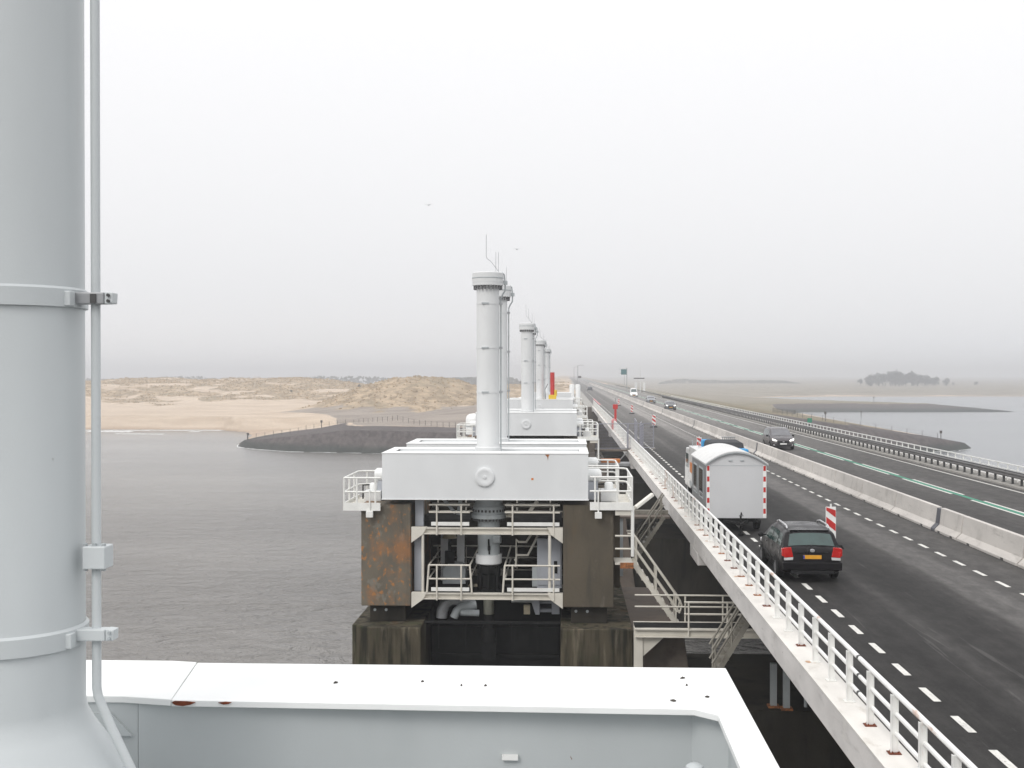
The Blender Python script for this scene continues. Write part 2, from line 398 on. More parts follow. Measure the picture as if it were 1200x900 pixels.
# ------------------------------------------------------------------ terrain (dam head, beach, dunes, far banks)
COAST = [(-FAR, 405), (-400, 400), (-200, 398), (-154, 395), (-112, 396), (-101, 384), (-92, 358), (-85, 330), (-81.5, 309), (-79, 301), (-72, 292), (-63, 284),
         (-42, 279), (-16, 266), (-2, 243), (2, 227), (28, 227), (34, 243), (58, 268), (78, 285), (90, 293), (97, 303), (100, 325), (102, 400), (105, 500),
         (108, 582), (140, 584), (180, 587), (208, 590), (213, 594), (206, 612), (180, 660), (155, 720), (136, 800), (129, 905), (150, 955), (210, 988), (330, 1004),
         (700, 1012), (1500, 1020), (FAR, 1020), (FAR, FAR), (-FAR, FAR)]
def vnoise(x, y, seed):
    xi = np.floor(x).astype(np.int64); yi = np.floor(y).astype(np.int64); fx = x - xi; fy = y - yi
    def h(a, b):
        n = (a * 374761393 + b * 668265263 + seed * 982451653) & 0x7fffffff
        n = ((n ^ (n >> 13)) * 1274126177) & 0x7fffffff
        return ((n ^ (n >> 16)) & 0xffff) / 65535.0
    fx = fx * fx * (3 - 2 * fx); fy = fy * fy * (3 - 2 * fy)
    return (h(xi, yi) * (1 - fx) + h(xi + 1, yi) * fx) * (1 - fy) + (h(xi, yi + 1) * (1 - fx) + h(xi + 1, yi + 1) * fx) * fy
def fbm(x, y, seed, o=4):
    t = 0; a = 1; n = 0
    for i in range(o):
        t = t + a * (vnoise(x, y, seed + i) - 0.5) * 2; n += a; a *= 0.5; x = x * 2.03 + 5.1; y = y * 2.03 + 1.7
    return t / n
def signed_dist(X, Y):
    d = np.full(X.shape, 1e9); inside = np.zeros(X.shape, bool)
    n = len(COAST)
    for i in range(n):
        (x0, y0), (x1, y1) = COAST[i], COAST[(i + 1) % n]
        ex, ey = x1 - x0, y1 - y0
        t = np.clip(((X - x0) * ex + (Y - y0) * ey) / (ex * ex + ey * ey), 0, 1)
        d = np.minimum(d, np.hypot(X - x0 - t * ex, Y - y0 - t * ey))
        cond = ((y0 > Y) != (y1 > Y)) & (X < ex * (Y - y0) / (ey if ey else 1e-9) + x0)
        inside ^= cond
    return np.where(inside, d, -d)
def smooth(a, b, x):
    t = np.clip((x - a) / (b - a), 0, 1); return t * t * (3 - 2 * t)
def terrain_height(X, Y):
    d = signed_dist(X, Y)
    dam = (1 - smooth(325, 372, Y)) * smooth(-100, -80, X)          # stone-faced dam head
    h_st = -12 + np.minimum(5.0, np.maximum(d, -12) * 0.19)
    h_sand = np.where(d < 0, -12 + np.maximum(d, -20) * 0.12, -12 + np.minimum(3.2, d * 0.05))
    h_far = -12 + np.minimum(3.6, np.maximum(d, -10) * 0.14)
    far = smooth(540, 580, Y) * smooth(40, 100, X)
    base = h_sand * (1 - far) + h_far * far
    base = h_st * dam + base * (1 - dam)
    # beach rising to the dunes on the west side
    s = Y - 398 + 0.10 * np.maximum(0, -X - 200)
    crest = np.interp(X, [-300, -205, -150, -120, -92, -70, 10], [1.6, 3.2, 3.0, 0.6, -1.6, -1.4, 0.4])
    prof = np.interp(s, [-50, 0, 30, 64, 110, 150, 172, 205, 250, 420, 1500], [-14, -12, -11.1, -10.0, -8.6, -6.4, -4.2, -1.6, 0, 0, 0])
    prof = prof + crest * smooth(170, 245, s) * (1 - 0.6 * smooth(300, 700, s))
    land_w = 1 - smooth(-45, -10, X)
    amp = smooth(90, 190, s)
    dunes = prof + amp * (1.7 * fbm(X / 34, Y / 30, 3) + 0.8 * fbm(X / 9, Y / 9, 11)) + 0.25 * smooth(10, 60, s) * fbm(X / 12, Y / 10, 21)
    hill = np.exp(-(((X + 52) / 33) ** 2 + ((Y - 446) / 34) ** 2) ** 1.2)
    hill2 = np.exp(-(((X + 8) / 30) ** 2 + ((Y - 520) / 50) ** 2))
    dunes = np.maximum(dunes, -7.9 + hill * (12.9 + 1.1 * fbm(X / 13, Y / 13, 5) + 0.4 * fbm(X / 4, Y / 4, 15)) + 0 * hill2)
    dunes = np.maximum(dunes, -9.0 + hill2 * (10.0 + 1.2 * fbm(X / 12, Y / 12, 8)))
    west = np.where((Y > 380) & (d > 0), dunes, -50)
    h = np.maximum(base, np.where(X < 2, west, -50))
    # road embankment: crest X 3..27
    dx = np.maximum(0, np.maximum(3 - X, X - 27))
    slope = np.where(X < 3, 0.125, 0.15)
    emb = -0.30 - dx * slope
    emb = np.where((Y > 226) & (d > 0.0), np.minimum(emb, np.where(X < 3, -7.0 + np.maximum(0, d - 33) * 0.14, -12 + np.maximum(d, 0) * 0.9 + 2.5)), -50)
    h = np.maximum(h, emb)
    h = np.where((Y > 700) & (X > 140), np.maximum(h, -12 + np.minimum(4.5, np.maximum(d, -10) * 0.05)), h)
    h = h + np.where((np.abs(X - 15) > 16) & (d > 3), 0.14 * fbm(X / 5, Y / 5, 31), 0)
    road = (X > 1.5) & (X < 28.5) & (Y > 226)
    h = np.where(road, -0.30, h)
    # a bay lies behind the dunes
    bay = smooth(690, 800, Y) * (1 - smooth(-40, -15, X))
    h = h * (1 - bay) - 15.0 * bay
    return h, d, dam, s, hill, dx, hill2
def nonuni(segs):
    out = []
    for a, b, st in segs:
        n = max(1, int(round((b - a) / st))); out += list(np.linspace(a, b, n, endpoint=False))
    return np.array(out + [segs[-1][1]])
gx = nonuni([(-FAR, -1200, 600), (-1200, -420, 40), (-420, -240, 8), (-240, -120, 3.0), (-120, 1.4, 2.0), (1.4, 28.6, 4.0), (28.6, 120, 2.0), (120, 240, 4), (240, 1000, 20), (1000, FAR, 500)])
gy = nonuni([(222, 330, 1.8), (330, 470, 2.5), (470, 680, 3), (680, 1100, 9), (1100, 2400, 40), (2400, FAR, 400)])
GX, GY = np.meshgrid(gx, gy)
GH, GD, GDAM, GS, GHILL, GDX, GHILL2 = terrain_height(GX, GY)
nx, ny = len(gx), len(gy)
me = bpy.data.meshes.new("terrain")
verts = np.stack([GX, GY, GH], -1).reshape(-1, 3)
ii = np.arange(ny - 1)[:, None] * nx + np.arange(nx - 1)[None, :]
quads = np.stack([ii, ii + 1, ii + 1 + nx, ii + nx], -1)
dq = np.maximum.reduce([GD[:-1, :-1], GD[1:, :-1], GD[:-1, 1:], GD[1:, 1:]])
quads = quads[dq > -14]
me.from_pydata(verts.tolist(), [], quads.reshape(-1, 4).tolist())
# what covers the ground: stone facing, marram grass, asphalt
n1 = fbm(GX / 22, GY / 16, 41); n2 = fbm(GX / 6, GY / 5, 47)
stone = GDAM * (1 - smooth(24.5, 27.5, GD)) * smooth(-90, -78, GX)
stone = np.maximum(stone, ((GX > 100) & (GY > 560) & (GY < 760)) * (1 - smooth(22, 30, GD + 5 * n1)) * 1.0)
stone = np.maximum(stone, ((GX > 28) & (GY < 340)) * (1 - smooth(25, 29, GD)))
grass = smooth(-0.15, 0.30, n1 * 0.8 + n2 * 0.5 + smooth(95, 190, GS) * 1.1 - 0.75) * (GX < 2)
grass = np.maximum(grass, smooth(0.10, 0.35, GHILL + 0.25 * n2) * (GX < -10) * smooth(-0.75, -0.25, n1 + 0.4 * n2 + GHILL))
grass = np.maximum(grass, smooth(0.25, 0.5, GHILL2 + 0.2 * n2) * (GX < 0) * 0.6)
eastg = (GX > 26) * smooth(1.0, 7.0, GD + 4 * n1) * (GY > 226)
grass = np.maximum(grass, eastg * 0.95)
grass = np.maximum(grass, (GY > 900) * (GD > 40) * smooth(-0.5, 0.2, n1) * 0.8)
grass = grass * (1 - stone)
asph = ((GX < 3) & (GX > -110)) * smooth(26, 29, GD) * (1 - smooth(398, 430, GY + 0.12 * (GX + 40) + 8 * n1)) * (1 - stone)
ca = me.color_attributes.new("cover", 'FLOAT_COLOR', 'POINT')
colr = np.stack([stone, grass, asph, np.ones_like(stone)], -1).reshape(-1).astype(np.float32)
ca.data.foreach_set("color", colr)
me.polygons.foreach_set("use_smooth", [True] * len(me.polygons))
def terrain_material():
    m = bpy.data.materials.new("terrain_cover"); m.use_nodes = True
    k = NT(m); b = k.n["Principled BSDF"]
    at_ = k.n.new("ShaderNodeVertexColor"); at_.layer_name = "cover"
    sp = k.n.new("ShaderNodeSeparateColor"); k.link(at_.outputs["Color"], sp.inputs[0])
    pz = k.n.new("ShaderNodeSeparateXYZ"); k.link(k.geo.outputs["Position"], pz.inputs[0])
    sand = k.mix(k.ramp(k.noise((0.05, 0.16, 0.5), 6), 0.35, 0.65), (0.50, 0.40, 0.305), (0.60, 0.495, 0.39))
    sand = k.mix(k.math('MULTIPLY', k.ramp(k.noise((0.02, 0.22, 0.3), 4, off=(5, 1, 2)), 0.52, 0.7), 0.4), sand, (0.38, 0.29, 0.21))
    wet = k.ramp(pz.outputs["Z"], -11.0, -11.9)
    sand = k.mix(k.math('MULTIPLY', wet, 0.55), sand, (0.37, 0.26, 0.185))
    gr = k.mix(k.ramp(k.noise((0.22, 0.22, 0.4), 6, 0.75), 0.38, 0.62), (0.25, 0.19, 0.125), (0.47, 0.365, 0.25))
    gr = k.mix(k.math('MULTIPLY', k.ramp(k.noise((0.06, 0.05, 0.1), 4, off=(2, 9, 4)), 0.5, 0.68), 0.5), gr, (0.25, 0.21, 0.145))
    basin = k.mix(k.ramp(k.noise((0.03, 0.12, 0.1), 5, 0.65, (6, 6, 1)), 0.35, 0.65), (0.20, 0.175, 0.13), (0.30, 0.265, 0.215))
    bank = k.mix(k.ramp(k.noise((0.2, 0.12, 0.3), 5, 0.65, (6, 6, 1)), 0.35, 0.65), (0.15, 0.13, 0.078), (0.25, 0.21, 0.14))
    basin = k.mix(k.ramp(pz.outputs['Y'], 560, 700), bank, basin)
    gr = k.mix(k.ramp(pz.outputs['X'], 20, 30), gr, basin)
    st = k.mix(k.ramp(k.noise((0.9, 0.9, 0.9), 5, 0.7), 0.35, 0.65), (0.075, 0.066, 0.064), (0.125, 0.108, 0.104))
    st = k.mix(k.math('MULTIPLY', k.ramp(k.noise((0.15, 0.5, 0.5), 5, off=(1, 2, 7)), 0.5, 0.7), 0.6), st, (0.15, 0.13, 0.12))
    weed = k.ramp(pz.outputs["Z"], -9.8, -11.2)
    st = k.mix(k.math('MULTIPLY', weed, 0.75), st, (0.040, 0.050, 0.044))
    asp = k.mix(k.ramp(k.noise((0.05, 0.25, 0.25), 5), 0.35, 0.65), (0.245, 0.208, 0.178), (0.33, 0.285, 0.245))
    rag = k.noise((0.35, 0.35, 0.35), 5, 0.7, (3, 3, 3))
    def edge(ch, w):
        e = k.math('ADD', sp.outputs[ch], k.math('MULTIPLY', k.math('SUBTRACT', rag, 0.5), w))
        return k.ramp(e, 0.35, 0.65)
    c = k.mix(edge(2, 0.3), sand, asp)
    c = k.mix(edge(1, 1.1), c, gr)
    c = k.mix(edge(0, 0.25), c, st)
    k.link(c, b.inputs["Base Color"]); b.inputs["Roughness"].default_value = 0.95; b.inputs["Specular IOR Level"].default_value = 0.15
    bp = k.n.new("ShaderNodeBump"); bp.inputs["Strength"].default_value = 0.6; bp.inputs["Distance"].default_value = 0.4
    k.link(k.noise((0.8, 0.8, 0.8), 6, 0.7), bp.inputs["Height"]); k.link(bp.outputs[0], b.inputs["Normal"])
    return m
me.materials.append(terrain_material())
terr = bpy.data.objects.new("terrain", me); COL.objects.link(terr); S(terr); WL["terrain"] = (0, 0, 0)
def gz(x, y):
    h = terrain_height(np.array([[float(x)]]), np.array([[float(y)]]))[0]
    return float(h[0, 0])

# marram tufts on the dunes
_rs = np.random.RandomState(5)
_tx = _rs.uniform(-250, 2, 60000); _ty = _rs.uniform(385, 700, 60000)
_h, _d, _dm, _s_, _hl, _dx, _h2 = terrain_height(_tx[None, :], _ty[None, :])
_n1 = fbm(_tx / 22, _ty / 16, 41); _n2 = fbm(_tx / 6, _ty / 5, 47)
_g = smooth(-0.15, 0.30, _n1 * 0.8 + _n2 * 0.5 + smooth(95, 190, _s_[0]) * 1.1 - 0.75)
_g = np.maximum(_g, smooth(0.10, 0.35, _hl[0] + 0.25 * _n2) * smooth(-0.75, -0.25, _n1 + 0.4 * _n2 + _hl[0]))
_ok = (_g * _rs.uniform(0.3, 1.2, 60000) > 0.45) & (_h[0] > -8.5)
_tx, _ty, _tz = _tx[_ok][:6000], _ty[_ok][:6000], _h[0][_ok][:6000]
tf = MB()
for x, y, z in zip(_tx, _ty, _tz):
    a = random.uniform(0, 3.14); r = random.uniform(.25, .6); hh = random.uniform(.2, .6)
    for b in (a, a + 1.57):
        c_, s_ = math.cos(b) * r, math.sin(b) * r
        tf.add([(x - c_ * .5, y - s_ * .5, z - .1), (x + c_ * .5, y + s_ * .5, z - .1), (x + c_, y + s_, z + hh * .7), (x, y, z + hh), (x - c_, y - s_, z + hh * .6)], [(0, 1, 2, 3, 4)])
pmat("marram", (0.47, 0.375, 0.26), 0.25, (0.25, 0.25, 0.25), 0.95, [((0.45, 0.36, 0.25), (0.7, 0.7, 0.7), 0.5, 0.62, 0.8)], spec=0.1)
o = tf.build("dune_grass", "marram", None, 0, False); o['kind'] = 'stuff'; o['label'] = "dry marram grass tufts over the sand dunes"

# breaking foam along the beach and round the stone tip
def foam_strip(mb, path, w0, seed):
    rnd = random.Random(seed)
    pts = []
    for (x0, y0), (x1, y1) in zip(path[:-1], path[1:]):
        n = max(2, int(math.hypot(x1 - x0, y1 - y0) / 1.6))
        pts += [(x0 + (x1 - x0) * i / n, y0 + (y1 - y0) * i / n) for i in range(n)]
    run = 0
    for (x0, y0), (x1, y1) in zip(pts[:-1], pts[1:]):
        if run <= 0:
            on = rnd.random() < 0.85; run = rnd.randint(2, 7)
        run -= 1
        if on:
            a, b = w0 * rnd.uniform(0.35, 1.1), w0 * rnd.uniform(0.35, 1.1)
            mb.add([(x0, y0 - a, -11.985), (x1, y1 - b, -11.985), (x1, y1 + 0.35 * b, -11.975), (x0, y0 + 0.35 * a, -11.975)], [(0, 1, 2, 3)])
fm = MB()
foam_strip(fm, [(-175, 388), (-140, 389), (-112, 391), (-100, 391)], 3.6, 1)
foam_strip(fm, [(-152, 381), (-128, 379), (-112, 381)], 4.5, 2)
foam_strip(fm, [(-135, 366), (-118, 364)], 2.2, 6)
foam_strip(fm, [(-84, 316), (-82.5, 308), (-80.5, 300.5), (-73, 291), (-63.5, 283), (-42, 278), (-20, 268)], 0.85, 3)
foam_strip(fm, [(60, 269), (78, 284), (90, 292), (98, 302)], 0.7, 4)
S(fm.build("surf_foam", "foam_white")); bpy.data.objects["surf_foam"]['kind'] = 'stuff'

# ------------------------------------------------------------------ road
def asphalt_material():
    m = bpy.data.materials.new("asphalt"); m.use_nodes = True
    k = NT(m); b = k.n["Principled BSDF"]
    sx_ = k.n.new("ShaderNodeSeparateXYZ"); k.link(k.geo.outputs["Position"], sx_.inputs[0])
    X = sx_.outputs["X"]
    wob = k.math('ADD', X, k.math('MULTIPLY', k.math('SUBTRACT', k.noise((0.4, 0.06, 1), 4), 0.5), 0.45))
    cr = k.n.new("ShaderNodeValToRGB")
    k.link(k.math('DIVIDE', k.math('SUBTRACT', wob, 5.0), 20.0), cr.inputs[0])
    stops = [(5.2, .034), (6.5, .029), (7.4, .023), (8.15, .029), (8.45, .050), (8.75, .028), (9.4, .023), (10.2, .033), (10.65, .055), (10.85, .110), (11.75, .116), (12.05, .082), (12.5, .070), (13.4, .088), (14.2, .074),
             (14.8, .062), (15.6, .052), (16.5, .060), (17.4, .054), (18.9, .072), (20.2, .074), (21.0, .058), (21.9, .066), (22.6, .062), (23.6, .080)]
    e = cr.color_ramp.elements
    while len(e) < len(stops): e.new(0.5)
    for el, (x, v) in zip(e, stops):
        el.position = (x - 5) / 20; el.color = (v * 1.03, v * 0.985, v * 0.955, 1)
    c = cr.outputs["Color"]
    far_sheen = k.ramp(k.math('ADD', sx_.outputs['Y'], k.math('MULTIPLY', k.math('SUBTRACT', k.noise((0.25, 0.05, 1), 4, off=(1, 1, 5)), 0.5), 60.0)), 45.0, 210.0)  # lightens with distance: grazing sheen and haze put into the colour
    c = k.mix(k.math('MULTIPLY', far_sheen, 0.85), c, k.mix(1.0, k.mix(0.5, cr.outputs['Color'], (0.06, 0.059, 0.057)), (4.2, 4.12, 4.04), 'MULTIPLY'))
    streak = k.ramp(k.noise((2.6, 0.035, 1), 5, 0.65, (2, 0, 0)), 0.42, 0.74)
    c = k.mix(k.math('MULTIPLY', streak, 0.20), c, (0.085, 0.082, 0.078))
    dk = k.ramp(k.noise((1.5, 0.022, 1), 5, 0.65, (7, 3, 0)), 0.48, 0.72)
    c = k.mix(k.math('MULTIPLY', dk, 0.26), c, (0.020, 0.0195, 0.0195))
    # thin scratches left by the works traffic
    scr = k.ramp(k.noise((7.0, 0.16, 1), 3, 0.5, (1, 5, 0), 1.5), 0.665, 0.70)
    c = k.mix(k.math('MULTIPLY', scr, 0.22), c, (0.17, 0.165, 0.16))
    blot = k.ramp(k.noise((0.25, 0.12, 1), 5, 0.6, (3, 9, 0)), 0.4, 0.68)
    c = k.mix(k.math('MULTIPLY', blot, 0.14), c, (0.075, 0.072, 0.069))
    mott = k.ramp(k.noise((2.2, 0.9, 2), 6, 0.75, (8, 8, 0)), 0.36, 0.66)
    c = k.mix(mott, k.mix(1.0, c, (0.80, 0.80, 0.80), 'MULTIPLY'), k.mix(1.0, c, (1.22, 1.21, 1.20), 'MULTIPLY'))
    fine = k.noise((28, 28, 28), 3, 0.7)
    c = k.mix(k.ramp(fine, 0.25, 0.75), k.mix(1.0, c, (0.82, 0.82, 0.82), 'MULTIPLY'), k.mix(1.0, c, (1.16, 1.16, 1.16), 'MULTIPLY'))
    k.link(c, b.inputs["Base Color"])
    b.inputs["Roughness"].default_value = 0.78; b.inputs["Specular IOR Level"].default_value = 0.12
    bp = k.n.new("ShaderNodeBump"); bp.inputs["Strength"].default_value = 0.35; bp.inputs["Distance"].default_value = 0.01
    k.link(fine, bp.inputs["Height"]); k.link(bp.outputs[0], b.inputs["Normal"])
    return m
DECK0, DECK1 = -44.4, 225.6
END = 2600.0
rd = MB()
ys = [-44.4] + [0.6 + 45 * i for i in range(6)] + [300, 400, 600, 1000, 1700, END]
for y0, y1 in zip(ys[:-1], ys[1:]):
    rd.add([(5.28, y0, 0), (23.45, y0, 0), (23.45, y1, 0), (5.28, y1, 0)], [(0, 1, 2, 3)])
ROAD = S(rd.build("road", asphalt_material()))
kb = MB(); kb.box(23.454, 24.9, DECK0, 700, -0.28, 0.10)
S(kb.build("kerb", "kerb_concrete"))
sh = MB(); sh.box(3.6, 5.27, 226, 900, -0.5, 0.004)
S(sh.build("verge_kerb", "kerb_concrete"))
def dashes(name, x, w, length, period, y0, y1, mat="road_paint", z=0.004):
    mb = MB(); y = y0
    while y < y1:
        mb.add([(x - w / 2, y, z), (x + w / 2, y, z), (x + w / 2, y + length, z), (x - w / 2, y + length, z)], [(0, 1, 2, 3)])
        y += period
    return mb.build(name, mat, ROAD)
# 1 m block lines; a dash lies at Y = 21.45
dashes("block_line_marking", 6.80, 0.14, 1.0, 1.96, 20.95 - 1.96 * 20, 420)
dashes("block_line_marking", 12.45, 0.14, 1.0, 1.96, 35.3 - 1.96 * 20, 420)
g = MB(); g.add([(19.34, -40, .004), (19.62, -40, .004), (19.62, 1500, .004), (19.34, 1500, .004)], [(0, 1, 2, 3)])
g.build("green_centre_marking", "green_paint", ROAD)
dashes("centre_line_marking", 19.245, 0.14, 9.0, 12.0, 62.6 - 12 * 8, 900)
dashes("centre_line_marking", 19.715, 0.14, 9.0, 12.0, 62.2 - 12 * 8, 900)
g = MB(); g.add([(22.88, -40, .004), (23.02, -40, .004), (23.02, 1500, .004), (22.88, 1500, .004)], [(0, 1, 2, 3)])
g.build("edge_line_marking", "road_paint", ROAD)
g = MB(); g.add([(14.95, -40, .004), (15.09, -40, .004), (15.09, 1500, .004), (14.95, 1500, .004)], [(0, 1, 2, 3)])
g.build("edge_line_marking", "road_paint", ROAD)

# ------------------------------------------------------------------ bridge deck, one span per bay
def bridge_span(i):
    y0, y1 = 0.6 + 45 * i + 0.06, 45.6 + 45 * i - 0.06
    t = thing("bridge_span", (14.5, (y0 + y1) / 2, -4.6), "", "bridge")
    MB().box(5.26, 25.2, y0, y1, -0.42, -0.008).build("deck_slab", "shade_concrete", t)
    prof = [(4.72, -0.44), (5.25, -0.44), (5.25, 0.2), (4.72, 0.2)]
    e = MB()
    e.prism([(4.72, -0.44), (5.255, -0.44), (5.255, 0.17), (4.72, 0.17)], y0, y1, 'y')
    e.box(4.715, 5.25, y0, y0 + 1.5, -0.86, -0.441); e.box(4.715, 5.25, y1 - 1.1, y1, -0.86, -0.441)
    e.build("edge_beam", "deck_concrete", t, 0.015)
    MB().box(4.70, 5.25, y0, y1, 0.172, 0.20).build("edge_coping", "deck_top_concrete", t, 0.008)
    MB().box(24.902, 25.2, y0, y1, -0.5, 0.12).build("edge_beam", "deck_concrete", t, 0.015)
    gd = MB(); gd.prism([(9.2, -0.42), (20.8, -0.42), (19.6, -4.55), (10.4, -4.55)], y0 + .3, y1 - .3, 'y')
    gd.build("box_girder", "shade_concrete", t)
    j = MB(); j.box(4.74, 5.24, y1 + 0.005, y1 + 0.115, -0.6, 0.15); j.build("expansion_joint", "dark_steel", t)
    return t
for i, lab in enumerate(["grey concrete bridge span carrying the black estate car and the near railing",
                         "concrete bridge span beside the nearest white hoist beams, under the white hut trailer",
                         "concrete bridge span behind the temporary fence panels",
                         "concrete bridge span beside the red column on a hoist beam",
                         "farthest concrete bridge span, meeting the land abutment"]):
    bridge_span(i)['label'] = lab
ab = MB(); ab.box(2.0, 28.5, 225.75, 240, -13, -0.31); ab.box(3.0, 5.2, 225.75, 245, -0.32, -0.1)
ab.build("bridge_abutment", "slab_concrete")
tag(bpy.data.objects["bridge_abutment"], "concrete abutment where the bridge meets the land", "abutment")

# ------------------------------------------------------------------ railings
def railing_left(i):
    y0, y1 = 0.6 + 45 * i, 45.6 + 45 * i
    t = thing("parapet_railing", (5.03, y0, 0.2), "", "railing", "white railings along the seaward road edge")
    post = MB(); post.box(4.975, 5.065, y0 + .5 - .006, y0 + .5 + .006, 0.216, 1.10)
    for xx in (4.965, 5.065): post.box(xx, xx + .01, y0 + .5 - .035, y0 + .5 + .035, 0.216, 1.10)
    p0 = post.build("post", "rail_white", t)
    bp_ = MB(); bp_.box(4.92, 5.11, y0 + .5 - .09, y0 + .5 + .09, 0.203, 0.216)
    for dx in (-.045, .045):
        for dy in (-.055, .055): bp_.box(5.02 + dx - .01, 5.02 + dx + .01, y0 + .5 + dy - .01, y0 + .5 + dy + .01, .216, .24)
    b0 = bp_.build("base_plate", "rust_steel", p0)
    sm_ = MB(); rr_ = random.Random(3)
    sm_.add([(4.99 + .17 * math.cos(a) * rr_.uniform(.5, 1) - .03, y0 + .5 + .16 * math.sin(a) * rr_.uniform(.5, 1), .2025) for a in np.arange(0, 6.28, .45)], [tuple(range(14))])
    s0 = sm_.build('rust_stain', 'rust_stain', p0)
    for k in range(1, 30):
        p = inst(p0, (0, 1.5 * k, 0), t)
        b = inst(b0, (0, 0, 0), p)
        if random.random() < .28: inst(s0, (0, 0, 0), p)
        if random.random() < .48:
            b.material_slots[0].link = 'OBJECT'; b.material_slots[0].material = M["white_paint"]
        elif random.random() < .4:
            b.material_slots[0].link = 'OBJECT'; b.material_slots[0].material = M["rust_dark"]
    for z, r in ((1.11, .042), (0.80, .036), (0.50, .036)):
        MB().tube([(5.05, y0 + .1, z), (5.05, y1 - .1, z)], r, 8).build("rail", "rail_white", t)
    cuff = MB(); yc = y0 + 20.9
    for z, r in ((1.11, .046), (0.80, .040), (0.50, .040)): cuff.tube([(5.05, yc - .05, z), (5.05, yc + .05, z)], r, 8)
    cuff.build("rail_sleeve", "bolt_dark", t)
    return t
for i, lab in enumerate(["nearest white three-bar railing with rusty post feet along the road edge",
                         "white three-bar railing beside the grey hut trailer", "white railing at the temporary fence panels",
                         "far white railing beyond the temporary fence panels", "farthest white railing on the last bridge span"]):
    railing_left(i)['label'] = lab

def railing_right():
    t = thing("edge_railing", (24.6, 40, 0.1), "long low white railing along the far road edge above the water", "railing")
    p0 = MB().box(24.57, 24.63, 29.97, 30.03, 0.1, 0.96).build("post", "white_paint", t)
    for k in range(1, 170): inst(p0, (0, 1.54 * k, 0), t)
    MB().box(24.56, 24.64, 28, 480, 0.955, 1.01).build("rail", "white_paint", t)
    MB().box(24.575, 24.625, 28, 480, 0.66, 0.71).build("rail", "white_paint", t)
    MB().box(24.575, 24.625, 28, 480, 0.36, 0.41).build("rail", "white_paint", t)
railing_right()

def guard_rail():
    t = thing("guard_rail", (23.9, 40, 0.1), "dark steel guard rail on black posts beside the far carriageway", "guard rail")
    p = MB(); p.box(23.86, 23.96, 29.94, 30.06, 0.1, 0.56); p.box(23.80, 24.04, 29.9, 30.1, 0.1, 0.115)
    p0 = p.build("post", "bolt_dark", t)
    for k in range(1, 210): inst(p0, (0, 1.333 * k, 0), t)
    prof = [(23.78, .46), (23.74, .50), (23.74, .56), (23.79, .60), (23.74, .64), (23.74, .70), (23.78, .74), (23.80, .74), (23.765, .69), (23.765, .65), (23.815, .60), (23.765, .55), (23.765, .51), (23.80, .46)]
    MB().prism(prof, 20, 600, 'y').build("beam", "guard_steel", t)
    MB().box(24.04, 24.12, 20, 600, .52, .74).build("rear_beam", "bolt_dark", t)
    MB().box(23.80, 24.06, 20, 600, .565, .585).build("spacer_strip", "bolt_dark", t)
guard_rail()

# ------------------------------------------------------------------ median barrier, one precast block after another
BAR = "precast concrete barrier block standing in the row between the carriageways"
BPROF = [(14.02, 0.0), (14.68, 0.0), (14.68, 0.09), (14.50, 0.27), (14.43, 0.90), (14.27, 0.90), (14.20, 0.27), (14.02, 0.09)]
def barrier_block(L):
    bm = MB(); n = 2
    bm.prism(BPROF, 0.0, L, 'y')
    return bm
def make_barrier(y, L):
    o = MB(); o.prism(BPROF, y + 0.045, y + L - 0.045, 'y')
    ob = o.build("concrete_barrier", "barrier_concrete", None, 0.018, origin=(14.35, y, 0))
    # build() shifts by origin
    tag(ob, BAR, "barrier", "concrete barrier blocks between the carriageways")
    f = MB()
    for q in (0.22, 0.78):
        f.box(14.006, 14.05, y + L * q - .11, y + L * q + .11, 0.004, 0.085)
    f.build("drain_notch", "bolt_dark", ob)
    return ob
b6 = make_barrier(45.0 + 3.1, 5.98)
b3 = None
y = 20.9
def place_block(y):
    cache = {b6.name: kids(b6)}
    return copy_tree(b6, (0, y - 48.1, 0), None, None, cache)
starts = []
for k in range(-1, 9):
    base = 48.1 + 45 * k
    for j in range(7):
        if (k, j) != (0, 0): starts.append(base + 6.0 * j)
for yy in starts:
    if 22 < yy < 420: place_block(yy)
m3 = make_barrier(90.12, 2.62); m3['label'] = "short make-up barrier block beside a steel joint in the median row"
for k in (-1, 1, 2, 3):
    cache = {m3.name: kids(m3)}
    copy_tree(m3, (0, 45 * k, 0), None, None, cache)
for k in range(-0, 5):
    o = MB(); o.prism([(14.0, 0.004), (14.70, 0.004), (14.70, 0.1), (14.52, 0.29), (14.45, 0.86), (14.25, 0.86), (14.18, 0.29), (14.0, 0.1)], 47.70 + 45 * k, 48.13 + 45 * k, 'y')
    ob = o.build("barrier_joint", "joint_steel", None, 0.01, origin=(14.35, 47.9 + 45 * k, 0))
    tag(ob, "dark grey steel joint piece between two concrete barrier blocks", "barrier joint", "steel joint pieces in the median barrier")
for k in range(18):
    yy = 424 + 6 * k * 3
    o = MB(); o.prism(BPROF, yy, yy + 17.9, 'y'); ob = o.build("concrete_barrier", "barrier_concrete", None, origin=(14.35, yy, 0))
    tag(ob, "far run of concrete median barrier fading into the mist", "barrier", "far concrete barrier runs in the mist")
